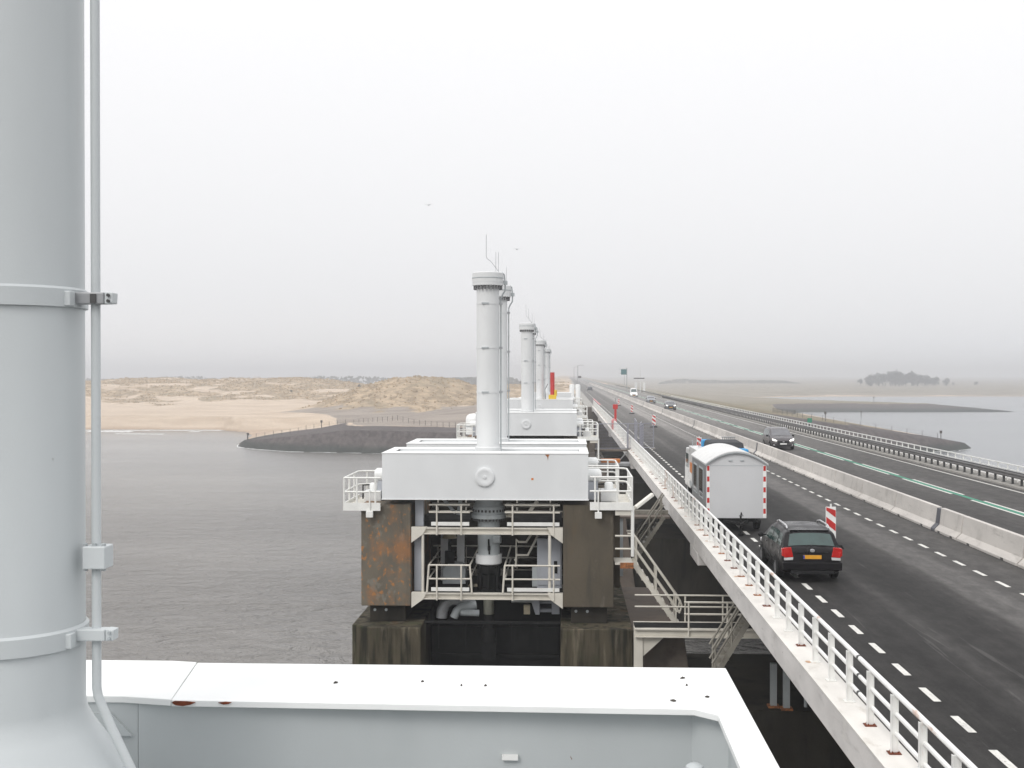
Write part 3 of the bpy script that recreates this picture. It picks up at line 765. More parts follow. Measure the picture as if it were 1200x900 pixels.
# ================================================================== PIERS, HOIST BEAMS, TOWERS
PA = [(-7.19, -5.44, "lichen_concrete"), (-0.09, 1.67, "pier_concrete")]
def pier(y, label, dz=0.0, front_mat=None):
    t = thing("barrier_pier", (-2.75, y + 3, -12.5), label, "pier", None)
    for (x0, x1, mt) in PA:
        c = MB(); c.box(x0, x1, y - 1.8, y + 7.6, -2.16, 1.42 + dz)
        c.build("column", mt if front_mat is None else front_mat, t, 0.03)
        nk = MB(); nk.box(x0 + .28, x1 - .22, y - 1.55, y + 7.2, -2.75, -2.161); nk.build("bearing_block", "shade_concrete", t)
        for q in (.45, .85):
            b = MB(); b.lathe([(0, y - 1.575), (.05, y - 1.575), (.05, y - 1.545)], 10, (x0 + q, 0, -2.34), 'y'); b.build("bearing_bolt", "machine_grey", t)
    # lower pier body with chamfered noses, leaving the gate slot between
    lo = MB(); lo.prism([(-7.46, y - 2.1), (-6.75, y - 2.55), (-5.0, y - 2.55), (-5.0, y + 8.2), (-6.9, y + 8.2), (-7.46, y + 7.7)], -12.6, -2.76, 'z')
    lo.build("lower_wall", "wet_concrete", t, 0.04)
    lo = MB(); lo.prism([(-0.18, y - 2.55), (2.3, y - 2.55), (2.3, y + 8.2), (-0.18, y + 8.2)], -12.6, -2.76, 'z')
    lo.build("lower_wall", "wet_concrete", t, 0.04)
    bw = MB(); bw.box(-5.0, -.18, y + 1.9, y + 4.2, -12.6, -2.5); bw.build("slot_wall", "dark_steel", t)
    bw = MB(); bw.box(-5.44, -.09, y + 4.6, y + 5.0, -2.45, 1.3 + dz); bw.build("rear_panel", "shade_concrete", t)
    # slab to the right of the walls, its shoulder, then the low part that carries the road
    sl = MB(); sl.prism([(2.301, -12.6), (5.4, -12.6), (4.1, -3.02), (2.301, -3.02)], y - 1.9, y + 7.4, 'y')
    sl.build("pier_slab", "slab_concrete", t, 0.03)
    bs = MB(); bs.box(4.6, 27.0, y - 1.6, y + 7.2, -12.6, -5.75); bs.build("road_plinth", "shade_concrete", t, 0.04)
    for yy in (y + .2, y + 5.2):
        up = MB(); up.box(10.2, 20.0, yy, yy + 1.6, -5.751, -4.552); up.build("girder_bearing", "shade_concrete", t)
    return t
P1 = pier(45, "nearest visible pier, its left column blotched with orange lichen")
for k, lab in ((1, "second pier along the row, mostly hidden behind the first hoist beams"), (2, "third pier along the row, partly hidden behind the nearer beams"), (3, "farthest pier in the row, faint in the mist")):
    copy_tree(P1, (0, 45 * k, 0), lab)
pier(0, "pier under the open white-rimmed beam where the photographer stands", 0.93)

def hoist_beam(y0, y1, slot0, slot1, x0, x1, zt, zb, label, disc=True):
    t = thing("hoist_beam", ((x0 + x1) / 2, (y0 + y1) / 2, zb), label, "hoist beam", None)
    th = 0.03
    f = MB(); f.box(x0 + .02, x1 - .02, y0 + .02, y0 + .04, zb, zt - th); f.build("front_plate", "beam_paint", t)
    f = MB(); f.box(x0 + .02, x1 - .02, y1 - .04, y1 - .02, zb, zt - th); f.build("rear_plate", "beam_paint", t)
    for xa in (x0 + .02, x1 - .04):
        f = MB(); f.box(xa, xa + .02, y0 + .041, y1 - .041, zb, zt - th); f.build("end_plate", "beam_paint", t)
    f = MB(); f.box(x0 + .041, x1 - .041, y0 + .041, y1 - .041, zb + .06, zb + .08); f.build("bottom_plate", "beam_paint", t)
    f = MB(); f.box(x0, x1, y0, y0 + .25, zb - .022, zb - .001); f.build("bottom_flange", "rim_paint", t)
    f = MB(); f.box(x0 + .2, x1 - .2, slot0 - .2, slot1 + .2, zb + 1.0, zb + 1.02); f.build("inner_floor", "beam_paint", t)
    for (a, b, c, d) in ((x0, x1, y0, slot0), (x0, x1, slot1, y1), (x0, x0 + .32, slot0 + .001, slot1 - .001), (x1 - .32, x1, slot0 + .001, slot1 - .001)):
        f = MB(); f.box(a, b, c, d, zt - th, zt); f.build("rim_plate", "rim_paint", t, 0.006)
    for (ya, yb) in ((slot0 - .012, slot0), (slot1, slot1 + .012)):
        f = MB(); f.box(x0 + .33, x1 - .33, ya, yb, zb + 1.03, zt - th - .001); f.build("slot_plate", "beam_paint", t)
    cx = -2.82
    if disc:
        zc = zt - 0.84
        f = MB(); f.lathe([(0.33, y0 + .019), (0.33, y0 - .05), (0.33, y0 - .05), (0.27, y0 - .075), (0.27, y0 - .075), (0.20, y0 - .055), (0.20, y0 - .055), (0.06, y0 - .05), (.06, y0 - .05), (.05, y0 - .09), (.05, y0 - .09), (0, y0 - .09)], 32, (cx, 0, zc), 'y')
        f.build("round_cover", "beam_paint", t)
    for sgn, xe in ((-1, x0 + .02), (1, x1 - .02)):
        yc = (slot0 + slot1) / 2 - .1; zc = zt - .9
        f = MB(); f.lathe([(0, xe + sgn * .52), (.17, xe + sgn * .50), (.24, xe + sgn * .42), (.24, xe + sgn * .42), (.24, xe)], 20, (0, yc, zc), 'x'); f.build("trunnion", "rim_paint", t)
        f = MB(); f.box(xe + sgn * .08 - .06, xe + sgn * .38, yc - .18, yc + .18, zb - .15, zc - .22); f.build("trunnion_bracket", "cabinet_grey", t, 0.01)
    # small rust marks along the front plate
    return t

def hoist_tower(y, zt, zbase, label, cap=True, r=0.41, x=-2.82, near=False, flare=False):
    t = thing("hoist_tower", (x, y, zbase), label, "hoist tower", None)
    n = 48 if near else 32
    prof = [(r + .46, zbase - .35), (r + .29, zbase - .10), (r + .180, zbase + .12), (r + .05, zbase + .31), (r + .012, zbase + .38), (r, zbase + .44), (r, zt - .02)] if flare else [(r + .06, zbase - .3), (r + .06, zbase + .10), (r + .06, zbase + .10), (r + .01, zbase + .13), (r, zbase + .13), (r, zt - .02)]
    f = MB(); f.lathe(prof, n, (x, y, 0)); f.build("shaft", "tower_paint" if not near else "grey_paint", t)
    if cap:
        f = MB(); f.lathe([(r, zt - .52), (r + .12, zt - .47), (r + .12, zt - .47), (.56, zt - .47), (.56, zt - .47), (.56, zt - .36), (.56, zt - .36), (.565, zt - .36), (.565, zt - .36), (.565, zt - .02), (.565, zt - .02), (.50, zt + .01), (0, zt + .03)], 32, (x, y, 0)); f.build("cap", "tower_paint", t)
        f = MB()
        for k in range(22):
            a = 2 * math.pi * k / 22; f.tube([(x + .49 * math.cos(a), y + .49 * math.sin(a), zt - .62), (x + .49 * math.cos(a), y + .49 * math.sin(a), zt - .465)], .034, 6)
        struct(f.build("cap_bolts", "bolt_grey", t), "stuff")
        f = MB(); f.lathe([(.568, zt - .22), (.578, zt - .21), (.578, zt - .19), (.568, zt - .18)], 32, (x, y, 0)); f.build("cap_trim", "machine_grey", t)
        z = zt - 1.12; bands = []
        while z > zbase + .55:
            bands.append(z); z -= 1.60
        for z in bands:
            f = MB(); f.lathe([(r + .002, z - .03), (r + .012, z - .03), (r + .012, z - .03), (r + .012, z + .03), (r + .012, z + .03), (r + .002, z + .03)], 32, (x, y, 0)); b = f.build("band", "tower_paint", t)
            f = MB(); f.box(x - .20, x + .06, y - r - .03, y - r + .06, z - .028, z + .028); f.build("band_clasp", "machine_grey", b)
        xc = x + r + .06
        f = MB(); f.tube([(xc, y, zbase - .1), (xc, y, zt - .95), (xc + .06, y, zt - .80), (xc + .15, y, zt - .66), (xc + .16, y, zt - .40), (xc + .13, y, zt - .08), (xc + .04, y, zt + .0)], .027, 8); c = f.build("conduit", "machine_grey", t)
        for z in bands:
            f = MB(); f.box(xc - .07, xc + .06, y - .05, y + .05, z - .04, z + .04); f.build("conduit_clip", "galvanized", c)
        f = MB(); f.box(xc + .10, xc + .24, y - .06, y + .06, zt - .44, zt - .30); f.build("sensor_box", "machine_grey", t)
        f = MB(); f.tube([(x + .42, y, zt), (x + .1, y, zt + .42), (x - .04, y, zt + .52), (x - .06, y, zt + .62), (x - .06, y, zt + 1.38)], .011, 6); f.tube([(x + .38, y, zt), (x + .38, y, zt + .75)], .008, 6)
        f.build("antenna", "galvanized", t)
    return t

XB0, XB1 = -6.44, 0.80
B1 = hoist_beam(43.0, 46.4, 44.05, 45.5, XB0, XB1, 3.24, 1.62, "nearest wide hoist beam facing us, with a round cover and small rust marks")
# rust marks on its face
f = MB(); f.box(-1.20, -1.12, 43.015, 43.019, 2.30, 2.37); f.build("rust_mark", "orange_paint", B1)
f = MB(); f.prism([(-0.72, 3.19), (-0.56, 3.19), (-0.60, 3.12), (-0.62, 2.98), (-0.64, 3.10)], 43.0155, 43.019, 'y'); f.build("rust_mark", "rust_steel", B1)
B2 = hoist_beam(48.9, 52.5, 50.1, 51.6, XB0 + .1, XB1 + .04, 3.24, 1.62, "second hoist beam, its rim showing just behind the nearest one", False)
T1 = hoist_tower(44.8, 9.66, 3.24, "tallest-looking white hoist tower, rising from the nearest wide beam")
T2 = hoist_tower(50.95, 9.63, 3.24, "white hoist tower half hidden behind the tallest-looking one")
BL = {1: ("third hoist beam, wide grey face with a round cover seen above the nearer rims", "fourth hoist beam, hidden behind the third wide face"),
      2: ("fifth hoist beam, faint in the mist under the red and yellow column", "sixth hoist beam, a faint rim behind the red column"),
      3: ("seventh hoist beam, nearly lost in the mist", "eighth and last hoist beam, lost in the mist")}
TL = {1: ("misty white hoist tower standing right of the two nearest towers", "hoist tower tucked close behind the third tower of the row"),
      2: ("shorter misty hoist tower just left of the red column", "faint hoist tower overlapping the fifth tower"),
      3: ("faint hoist tower farther back, beside the red column", "last and faintest hoist tower of the row")}
for k in (1, 2, 3):
    copy_tree(B1, (0, 45 * k, 0), BL[k][0]); copy_tree(B2, (0, 45 * k, 0), BL[k][1])
    copy_tree(T1, (0, 45 * k, 0), TL[k][0]); copy_tree(T2, (0, 45 * k, 0), TL[k][1])
for o in list(SC.objects):      # only the nearest beam shows those marks
    if o.name.startswith("rust_mark") and o.parent != B1: bpy.data.objects.remove(o)

# ------------------------------------------------------------------ the near tower and the open beam in front of the camera
zt = 4.17
NB = thing("hoist_beam", (-2.6, 5.8, 2.5), "white-rimmed open hoist beam right in front, filling the bottom edge", "hoist beam")
f = MB(); f.prism([(-2.33, 7.73), (-2.21, 6.835), (0.70, 6.775), (0.815, 6.665), (0.995, 6.60), (0.995, 7.73)], zt - .036, zt, 'z'); f.build("rim_plate", "rim_paint", NB, 0.004)
f = MB(); f.prism([(-6.3, 7.76), (-6.3, 6.90), (-2.5, 6.89), (-2.212, 6.835), (-2.336, 7.73), (-2.50, 7.76)], zt - .034, zt + .004, 'z'); f.build("rim_plate", "rim_paint", NB, 0.004)
f = MB(); f.prism([(0.817, 6.662), (0.80, 3.9), (0.995, 3.9), (0.995, 6.597)], zt - .036, zt, 'z'); f.build("rim_plate", "rim_paint", NB, 0.004)
f = MB(); f.box(-6.3, -6.1, 3.9, 6.88, zt - .036, zt); f.build("rim_plate", "rim_paint", NB, 0.004)
f = MB(); f.box(-6.09, .80, 3.9, 4.5, zt - .036, zt); f.build("rim_plate", "rim_paint", NB, 0.004)
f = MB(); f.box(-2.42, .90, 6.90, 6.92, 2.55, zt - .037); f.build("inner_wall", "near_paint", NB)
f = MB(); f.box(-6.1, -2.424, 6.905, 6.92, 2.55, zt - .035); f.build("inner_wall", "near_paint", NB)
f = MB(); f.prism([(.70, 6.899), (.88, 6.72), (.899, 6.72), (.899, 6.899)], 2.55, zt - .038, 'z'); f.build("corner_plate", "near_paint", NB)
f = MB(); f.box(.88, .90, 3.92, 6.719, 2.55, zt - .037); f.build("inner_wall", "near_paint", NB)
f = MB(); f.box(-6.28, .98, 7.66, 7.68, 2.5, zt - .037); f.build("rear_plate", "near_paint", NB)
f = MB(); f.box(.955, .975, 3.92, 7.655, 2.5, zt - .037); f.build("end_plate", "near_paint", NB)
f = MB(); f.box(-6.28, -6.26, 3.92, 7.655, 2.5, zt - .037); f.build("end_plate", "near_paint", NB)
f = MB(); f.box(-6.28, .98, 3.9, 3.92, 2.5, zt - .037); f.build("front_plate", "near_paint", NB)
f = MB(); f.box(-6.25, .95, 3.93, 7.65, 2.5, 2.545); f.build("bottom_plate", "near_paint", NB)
f = MB(); f.prism([(-2.95, 3.95), (-2.45, 3.95), (-2.58, 4.08), (-2.95, 4.08)], 6.885, 6.904, 'y'); f.build("stiffener", "near_paint", NB)
f = MB(); f.prism([(-2.205, zt - .012), (-2.18, zt - .026), (-2.14, zt - .030), (-2.10, zt - .022), (-2.07, zt - .010), (-2.12, zt - .004), (-2.19, zt - .003)], 6.822, 6.8335, "y"); f.build("rust_patch", "rust_dark", NB)
f = MB(); f.prism([(-1.94, zt - .008), (-1.91, zt - .018), (-1.88, zt - .014), (-1.865, zt - .006), (-1.90, zt - .003)], 6.819, 6.8285, "y"); f.build("rust_patch", "rust_dark", NB)
f = MB(); f.lathe([(.055, 3.2), (.055, 3.88), (.055, 3.88), (.046, 3.915), (.024, 3.928), (0, 3.93)], 24, (.685, 6.60, 0)); f.build("vent_cap", "grey_paint", NB)
f = MB(); f.box(-.355, -.265, 6.872, 6.898, 3.845, 3.872); f.build("label_plate", "sign_white", NB)

NTW = hoist_tower(5.95, 10.2, 3.95, "huge grey hoist tower close at the frame edge, with a pipe clamped alongside", False, 0.372, -2.745, True, True)
for z in (6.365, 4.725):
    R = .372
    f = MB(); f.lathe([(R + .001, z - .045), (R + .016, z - .045), (R + .016, z - .045), (R + .016, z + .040), (R + .016, z + .040), (R + .004, z + .052), (R + .001, z + .052)], 64, (-2.745, 5.95, 0)); b = f.build("clamp_band", "grey_paint", NTW)
    f = MB(); f.box(-2.40, -2.36, 5.80, 5.86, z - .04, z + .03); f.build("band_lug", "grey_paint", b, 0.004)
# pipe beside the tower, bending outward along the flared foot
px_, py_ = -2.285, 5.93
f = MB(); f.tube([(px_, py_, 10.2), (px_, py_, 4.47), (px_ + .006, py_, 4.43), (px_ + .03, py_, 4.37), (px_ + .065, py_, 4.29), (px_ + .30, py_, 3.80), (px_ + .42, py_, 3.55)], .0225, 16)
pipe = f.build("pipe", "grey_paint", NTW)
# coupling and two pipe clamps
f = MB()
f.box(-2.332, -2.222, py_ - .06, py_ + .06, 5.055, 5.165); f.build("coupling", "grey_paint", pipe, 0.006)
f = MB()
for dx in (-.045, 0, .045): f.lathe([(0, 5.045), (.012, 5.045), (.012, 5.055)], 6, (-2.283 + dx, py_ - .03, 0)); f.lathe([(.012, 5.165), (.012, 5.178), (.012, 5.178), (0, 5.178)], 6, (-2.283 + dx, py_ - .03, 0))
f.build("coupling_bolts", "machine_grey", pipe)
for z, dark in ((6.365, True), (4.735, False)):
    f = MB(); f.box(-2.375, -2.225, py_ - .055, py_ + .02, z - .028, z + .028); cl = f.build("pipe_clamp", "grey_paint" if not dark else "galvanized", pipe, 0.005)
    f = MB(); f.prism([(-2.224, z - .028), (-2.185, z - .026), (-2.182, z + .026), (-2.224, z + .03)], py_ - .05, py_ + .02, 'y'); f.build("clamp_jaw", "grey_paint", cl, 0.004)
    f = MB()
    for q in (-.014, .014): f.lathe([(0, py_ - .062), (.008, py_ - .062), (.008, py_ - .05)], 8, (-2.203, 0, z + q), 'y')
    if dark: f.box(-2.29, -2.262, py_ - .062, py_ - .055, z - .024, z + .02)
    f.build("clamp_bolts", "bolt_dark" if dark else "machine_grey", cl)

# wind-blown crumbs lying on the white rim
rl = random.Random(4)
for (x, y, s_) in ((-1.36, 7.25, .020), (-.85, 7.30, .012), (-.61, 7.22, .012), (-.47, 7.22, .012), (.70, 7.45, .02), (.71, 7.28, .014), (.80, 7.02, .016), (.60, 6.93, .022)):
    f = MB(); a = rl.uniform(0, 3.1)
    s_ *= .72
    pts = [(x + s_ * math.cos(a + b) * q, y + s_ * math.sin(a + b) * q, 4.172 + h) for b, q, h in ((0, 1.3, .004), (1.2, .5, .010), (2.4, .8, .003), (3.5, 1.1, .006), (5.0, .5, .009))]
    c = (x, y, 4.182)
    f.add(pts + [c] + [(p[0], p[1], 4.1715) for p in pts], [(i, (i + 1) % 5, 5) for i in range(5)] + [(i, 6 + i, 6 + (i + 1) % 5, (i + 1) % 5) for i in range(5)])
    o = f.build("dead_leaf", "bark", None, origin=(x, y, 4.1715))
    tag(o, "dark dead leaf scrap lying on the white rim in front", "leaf", "leaf scraps on the white rim")

# ------------------------------------------------------------------ hoist cylinders, work platforms and gear between the columns of the nearest pier
yF = 43.25
HC = thing("hoist_cylinder", (-2.78, 44.5, -3.6), "grey hydraulic cylinder hanging under the nearest beam, between the columns", "hydraulic cylinder")
X0, Y0 = -2.76, 44.3
f = MB(); f.lathe([(.50, 1.60), (.50, 1.32), (.57, 1.25), (.57, 1.25), (.57, 1.0), (.57, 1.0), (.62, .98), (.62, .98), (.62, .84), (.62, .84), (.40, .80), (.40, .80), (.40, -.46), (.40, -.46), (0, -.46)], 36, (X0, Y0, 0)); f.build("barrel", "machine_grey", HC)
for zz, rr in ((1.13, .575), (.80, .55)):
    f = MB()
    for k in range(26):
        a = 2 * math.pi * k / 26
        f.tube([(X0 + rr * math.cos(a), Y0 + rr * math.sin(a), zz - .05), (X0 + rr * math.cos(a), Y0 + rr * math.sin(a), zz + .03)], .033, 6)
    struct(f.build("flange_bolts", "bolt_dark", HC), "stuff")
f = MB(); f.lathe([(.40, -.461), (.47, -.47), (.47, -.47), (.47, -.78), (.47, -.78), (.41, -.82), (0, -.82)], 32, (X0, Y0, 0)); f.build("gland", "tower_paint", HC)
f = MB(); f.lathe([(.34, -.83), (.40, -.9), (.40, -1.1), (.30, -1.2), (.30, -1.62), (.36, -1.66), (.36, -1.8), (0, -1.8)], 20, (X0, Y0, 0))
for k in range(7):
    a = 2 * math.pi * k / 7 + .3; f.tube([(X0 + .37 * math.cos(a), Y0 + .37 * math.sin(a), -1.75), (X0 + .40 * math.cos(a), Y0 + .40 * math.sin(a), -.85)], .045, 6)
f.build("seal_housing", "dark_steel", HC)
f = MB(); f.tube([(X0, Y0, -1.5), (X0, Y0, -2.62)], .19, 20); f.build("piston_rod", "rod_steel", HC)
f = MB(); f.tube([(X0, Y0, -2.62), (X0, Y0, -3.2)], .17, 16); f.tube([(X0, Y0, -3.1), (X0, Y0, -3.6)], .27, 16)
f.prism([(X0 - .3, -3.5), (X0 + .3, -3.5), (X0 + .22, -4.3), (X0 - .22, -4.3)], Y0 - .1, Y0 + .1, 'y'); f.build("clevis", "dark_steel", HC)
f = MB(); f.tube([(X0 + .2, Y0 - .42, .1), (X0 + .45, Y0 - .46, .12)], .14, 14); f.box(X0 + .2, X0 + .34, Y0 - .5, Y0 - .38, .1, .22); f.build("valve", "machine_grey", HC)
f = MB(); f.tube([(X0 + .02, Y0 - .43, .12), (X0 + .03, Y0 - .44, -.2), (X0 + .05, Y0 - .43, -.42)], .03, 8); f.box(X0 - .01, X0 + .08, Y0 - .47, Y0 - .39, -.28, -.12); f.build("hose", "black_rubber", HC)

def i_beam_x(x0, x1, y, zb, zt):
    f = MB(); f.box(x0, x1, y, y + .2, zt - .05, zt); f.box(x0, x1, y, y + .2, zb, zb + .04); f.box(x0, x1, y + .09, y + .105, zb + .041, zt - .051)
    return f
def platform(zb, zt, label, cage, upper):
    t = thing("work_platform", (-2.76, 45, zb), label, "platform", "steel work platforms between the pier columns")
    i_beam_x(-5.40, -.12, yF, zb, zt).build("edge_beam", "cream_steel", t, 0.006)
    i_beam_x(-5.40, -.12, 48.5, zb, zt).build("rear_beam", "cream_steel", t)
    for (xa, xb) in ((-5.39, -3.55), (-2.0, -.14)):
        f = MB(); f.box(xa, xb, yF + .21, 48.4, zt - .04, zt - .015); f.build("floor_grating", "dark_steel", t)
    for sx_ in (-5.42, -.10):
        d = .55 if sx_ < -1 else -.55
        f = MB(); f.prism([(sx_, zb - .30), (sx_, zt + .02), (sx_ + d, zt + .02), (sx_ + d * .75, zb)], yF - .02, yF + .18, 'y'); f.build("gusset", "cream_steel", t, 0.006)
    for (xa, xb, pts) in ((-4.80, -3.36, (-4.52, -3.66)), (-2.13, -.2, (-1.86, -.42))):
        for z in ((zt + .98, zt + .50) if not upper else (zt + .54, zt + .80)):
            f = MB(); f.tube([(xa, yF, z), (xb, yF, z)], .032, 8); f.build("rail", "cream_steel", t)
        f = MB(); f.box(xa + .08, xb - .02, yF - .02, yF + .0, zt + .07, zt + .20); f.build("toe_board", "white_paint", t, 0.004)
        for x in pts:
            f = MB(); f.tube([(x, yF - .03, zb - .02), (x, yF - .03, zt + (.98 if not upper else .82))], .030, 8); f.build("post", "cream_steel", t)
        if cage:
            for x, e in ((xa, -.07), (xb, .07)):
                if x > -.4: continue
                f = MB(); f.tube([(x, yF, zt + .98), (x + e * .6, yF + .02, zt + .45), (x + e, yF, zt + .02)], .036, 8); f.build("post", "cream_steel", t)
                for z in (zt + .98, zt + .50):
                    f = MB(); f.tube([(x, yF, z), (x, yF + 1.6, z), (x, 48.2, z)], .03, 8); f.build("rail", "cream_steel", t)
    # rails at the back
    for z in (zt + .5, zt + .95):
        f = MB(); f.tube([(-5.2, 48.3, z), (-.4, 48.3, z)], .03, 8); f.build("rail", "cream_steel", t)
    for x in (-5.0, -3.9, -1.9, -.6):
        f = MB(); f.tube([(x, 48.3, zt), (x, 48.3, zt + .95)], .03, 8); f.build("post", "cream_steel", t)
    return t
platform(.36, .60, "upper steel platform between the columns of the nearest pier", False, True)
LP = platform(-1.93, -1.70, "lower steel platform with a railing cage on the nearest pier", True, False)
# white and grey uprights, bracing
def single(name, f, mat, label, cat, origin, bevel=0.0, group=None):
    return tag(f.build(name, mat, None, bevel, origin=origin), label, cat, group)
single("grey_upright", MB().box(-5.36, -5.06, 43.6, 43.9, -1.695, .33), "cabinet_grey", "lavender grey steel upright beside the lichen-spotted column, lower bay", "steel upright", (-5.2, 43.7, -1.7), .01)
single("grey_upright", MB().box(-5.33, -5.03, 43.6, 43.9, .605, 1.55), "cabinet_grey", "short grey steel upright beside the lichen-spotted column, upper bay", "steel upright", (-5.2, 43.7, .6), .01)
single("thin_post", MB().tube([(-5.02, 43.3, -1.69), (-5.02, 43.3, .35)], .05, 8), "cream_steel", "thin pale post between both platforms near the lichen-spotted column", "post", (-5.02, 43.3, -1.7))
single("thin_post", MB().tube([(-.56, 43.3, -1.69), (-.56, 43.3, .35)], .055, 8), "cream_steel", "thin pale post between both platforms in front of the grey cabinet", "post", (-.56, 43.3, -1.7))
f = MB(); f.bar((-4.45, 44.2, 1.58), (-3.95, 44.2, 1.0), .10); f.bar((-3.75, 44.2, 1.58), (-3.85, 44.2, .95), .13)
single("diagonal_brace", f, "machine_grey", "grey V-shaped brace under the nearest beam, left bay", "brace", (-4.1, 44.2, 1.5))
single("diagonal_brace", MB().bar((-1.0, 43.7, 1.5), (-1.3, 43.7, 1.1), .12), "cream_steel", "pale slanting stub brace under the nearest beam, right bay", "brace", (-1.1, 43.7, 1.5))
for z, lab in ((1.44, "upper pale cross pipe behind the upper platform railing"), (1.16, "lower broad pale cross beam behind the upper platform railing")):
    f = MB(); f.box(-4.95, -3.3, 45.6, 45.75, z - (.04 if z > 1.3 else .09), z + .05); f.box(-2.2, -.3, 45.6, 45.75, z - (.04 if z > 1.3 else .09), z + .05)
    f.box(-3.3, -2.2, 45.72, 45.74, z - .02, z + .03)
    single("cross_beam", f, "cream_steel", lab, "cross beam", (-2.7, 45.6, z))
# cabinet
CB = thing("control_cabinet", (-.6, 44.4, -1.7), "tall grey control cabinet on the lower platform, beside the brown column", "cabinet")
MB().box(-1.02, -.14, 44.15, 44.8, -1.66, .12).build("body", "cabinet_grey", CB, 0.015)
MB().box(-.98, -.18, 44.12, 44.148, -1.55, .08).build("door", "cabinet_grey", CB, 0.008)
MB().box(-.42, -.30, 44.10, 44.119, -1.12, -.68).build("handle", "dark_steel", CB)
MB().box(-1.20, -1.021, 44.2, 44.7, -1.62, -.92).build("side_box", "machine_grey", CB, 0.01)
# pale bent pipes
for pts, lab in (([(-1.85, 44.5, -.72), (-1.78, 44.5, -.68), (-1.78, 44.5, .02), (-1.70, 44.5, -.06), (-1.42, 44.5, -.06), (-1.2, 44.5, .28)], "upper bent pale pipe left of the grey cabinet"),
                 ([(-1.80, 44.4, -.95), (-1.76, 44.4, -.50), (-1.7, 44.4, -.52), (-1.36, 44.4, -.52), (-1.0, 44.4, .18)], "lower bent pale pipe left of the grey cabinet")):
    single("bent_pipe", MB().tube(pts, .045, 8), "cream_steel", lab, "pipe", pts[0])
# horn lamp
HL = thing("work_lamp", (-4.25, 45.2, -1.0), "yellowish bell-shaped work lamp above the lower railing cage", "lamp")
f = MB(); f.lathe([(.13, .34), (.13, .34), (.15, .20), (.24, .05), (.28, -.02), (.25, -.02), (.1, .1), (0, .12)], 20, (-4.25, 45.2, 0)); f.build("shade", "horn_yellow", HL)
f = MB(); f.tube([(-4.25, 45.2, -1.60), (-4.25, 45.2, .1)], .06, 8); f.box(-4.42, -4.08, 45.1, 45.3, -1.0, -.50); f.build("stand", "dark_steel", HL)
f = MB(); f.box(-4.62, -4.34, 45.6, 45.64, -1.65, .33)
single("wall_panel", f, "tower_paint", "pale narrow panel behind the bell-shaped lamp", "panel", (-4.5, 45.6, -1.7))
f = MB(); f.box(-4.02, -3.74, 45.6, 45.64, -1.65, .33)
single("wall_panel", f, "tower_paint", "pale narrow panel between the lamp and the cylinder", "panel", (-3.9, 45.6, -1.7))
f = MB(); f.box(-4.5, -3.65, 45.0, 45.8, -1.68, -1.15); f.prism([(-4.5, -1.15), (-3.65, -1.15), (-3.8, -.95), (-4.3, -.95)], 45.0, 45.8, 'y')
single("pump_unit", f, "machine_grey", "grey pump unit inside the left railing cage", "pump", (-4.1, 45.4, -1.69), .02)
# ducts under the lower platform
DU = thing("duct", (-3.9, 44.4, -2.3), "large grey elbow duct under the lower platform, left bay", "duct")
f = MB(); f.tube([(-4.45, 44.2, -2.75), (-4.43, 44.2, -2.5), (-4.33, 44.2, -2.27), (-4.15, 44.2, -2.13), (-3.9, 44.25, -2.10), (-3.3, 44.4, -2.12)], .20, 16); f.build("elbow", "galvanized", DU)
f = MB(); f.tube([(-4.0, 44.1, -2.72), (-3.9, 44.1, -2.5), (-3.75, 44.12, -2.36), (-3.2, 44.2, -2.28)], .15, 14); f.build("branch", "machine_grey", DU)
f = MB(); f.tube([(-3.75, 44.0, -2.52), (-3.1, 44.1, -2.56)], .12, 12); f.build("lower_branch", "machine_grey", DU)
D2 = thing("duct", (-1.2, 44.4, -2.3), "grey horizontal pipe with box ends under the lower platform, right bay", "duct")
f = MB(); f.tube([(-1.95, 44.4, -2.10), (-1.2, 44.4, -2.10)], .13, 14); f.build("pipe", "machine_grey", D2)
f = MB(); f.prism([(-1.28, -2.0), (-.93, -2.0), (-.93, -2.62), (-1.08, -2.62)], 44.2, 44.6, 'y'); f.build("hopper", "cabinet_grey", D2, 0.01)
f = MB(); f.box(-.50, -.22, 44.2, 44.6, -2.6, -2.02); f.tube([(-.93, 44.4, -2.2), (-.5, 44.4, -2.2)], .06, 8); f.tube([(-.93, 44.4, -2.5), (-.5, 44.4, -2.5)], .07, 8); f.build("end_box", "cabinet_grey", D2, 0.01)
f = MB(); f.box(-1.5, -1.28, 44.25, 44.5, -2.62, -2.3); f.build("yellow_tag", "horn_yellow", D2)
f = MB(); f.box(-4.95, -.2, 43.0, 43.12, -2.72, -2.64)
for x in (-4.45, -3.5, -1.9, -.98): f.box(x - .02, x + .02, 43.02, 43.06, -3.6, -2.72)
single("gate_guide_beam", f, "dark_steel", "dark steel guide beam across the gate slot of the nearest pier", "guide beam", (-2.7, 43.05, -2.7))
f = MB(); f.box(-4.9, -.25, 44.9, 45.6, -12.4, -3.2)  # near-black filler box; the slot's shade is put into its colour
for z in np.arange(-12, -3.2, 1.1): f.box(-4.9, -.25, 44.75, 44.9, z, z + .12)
single("slot_filler", f, "dark_steel", "near-black filler box in the slot of the nearest pier", "slot filler", (-2.7, 45.2, -12.4))

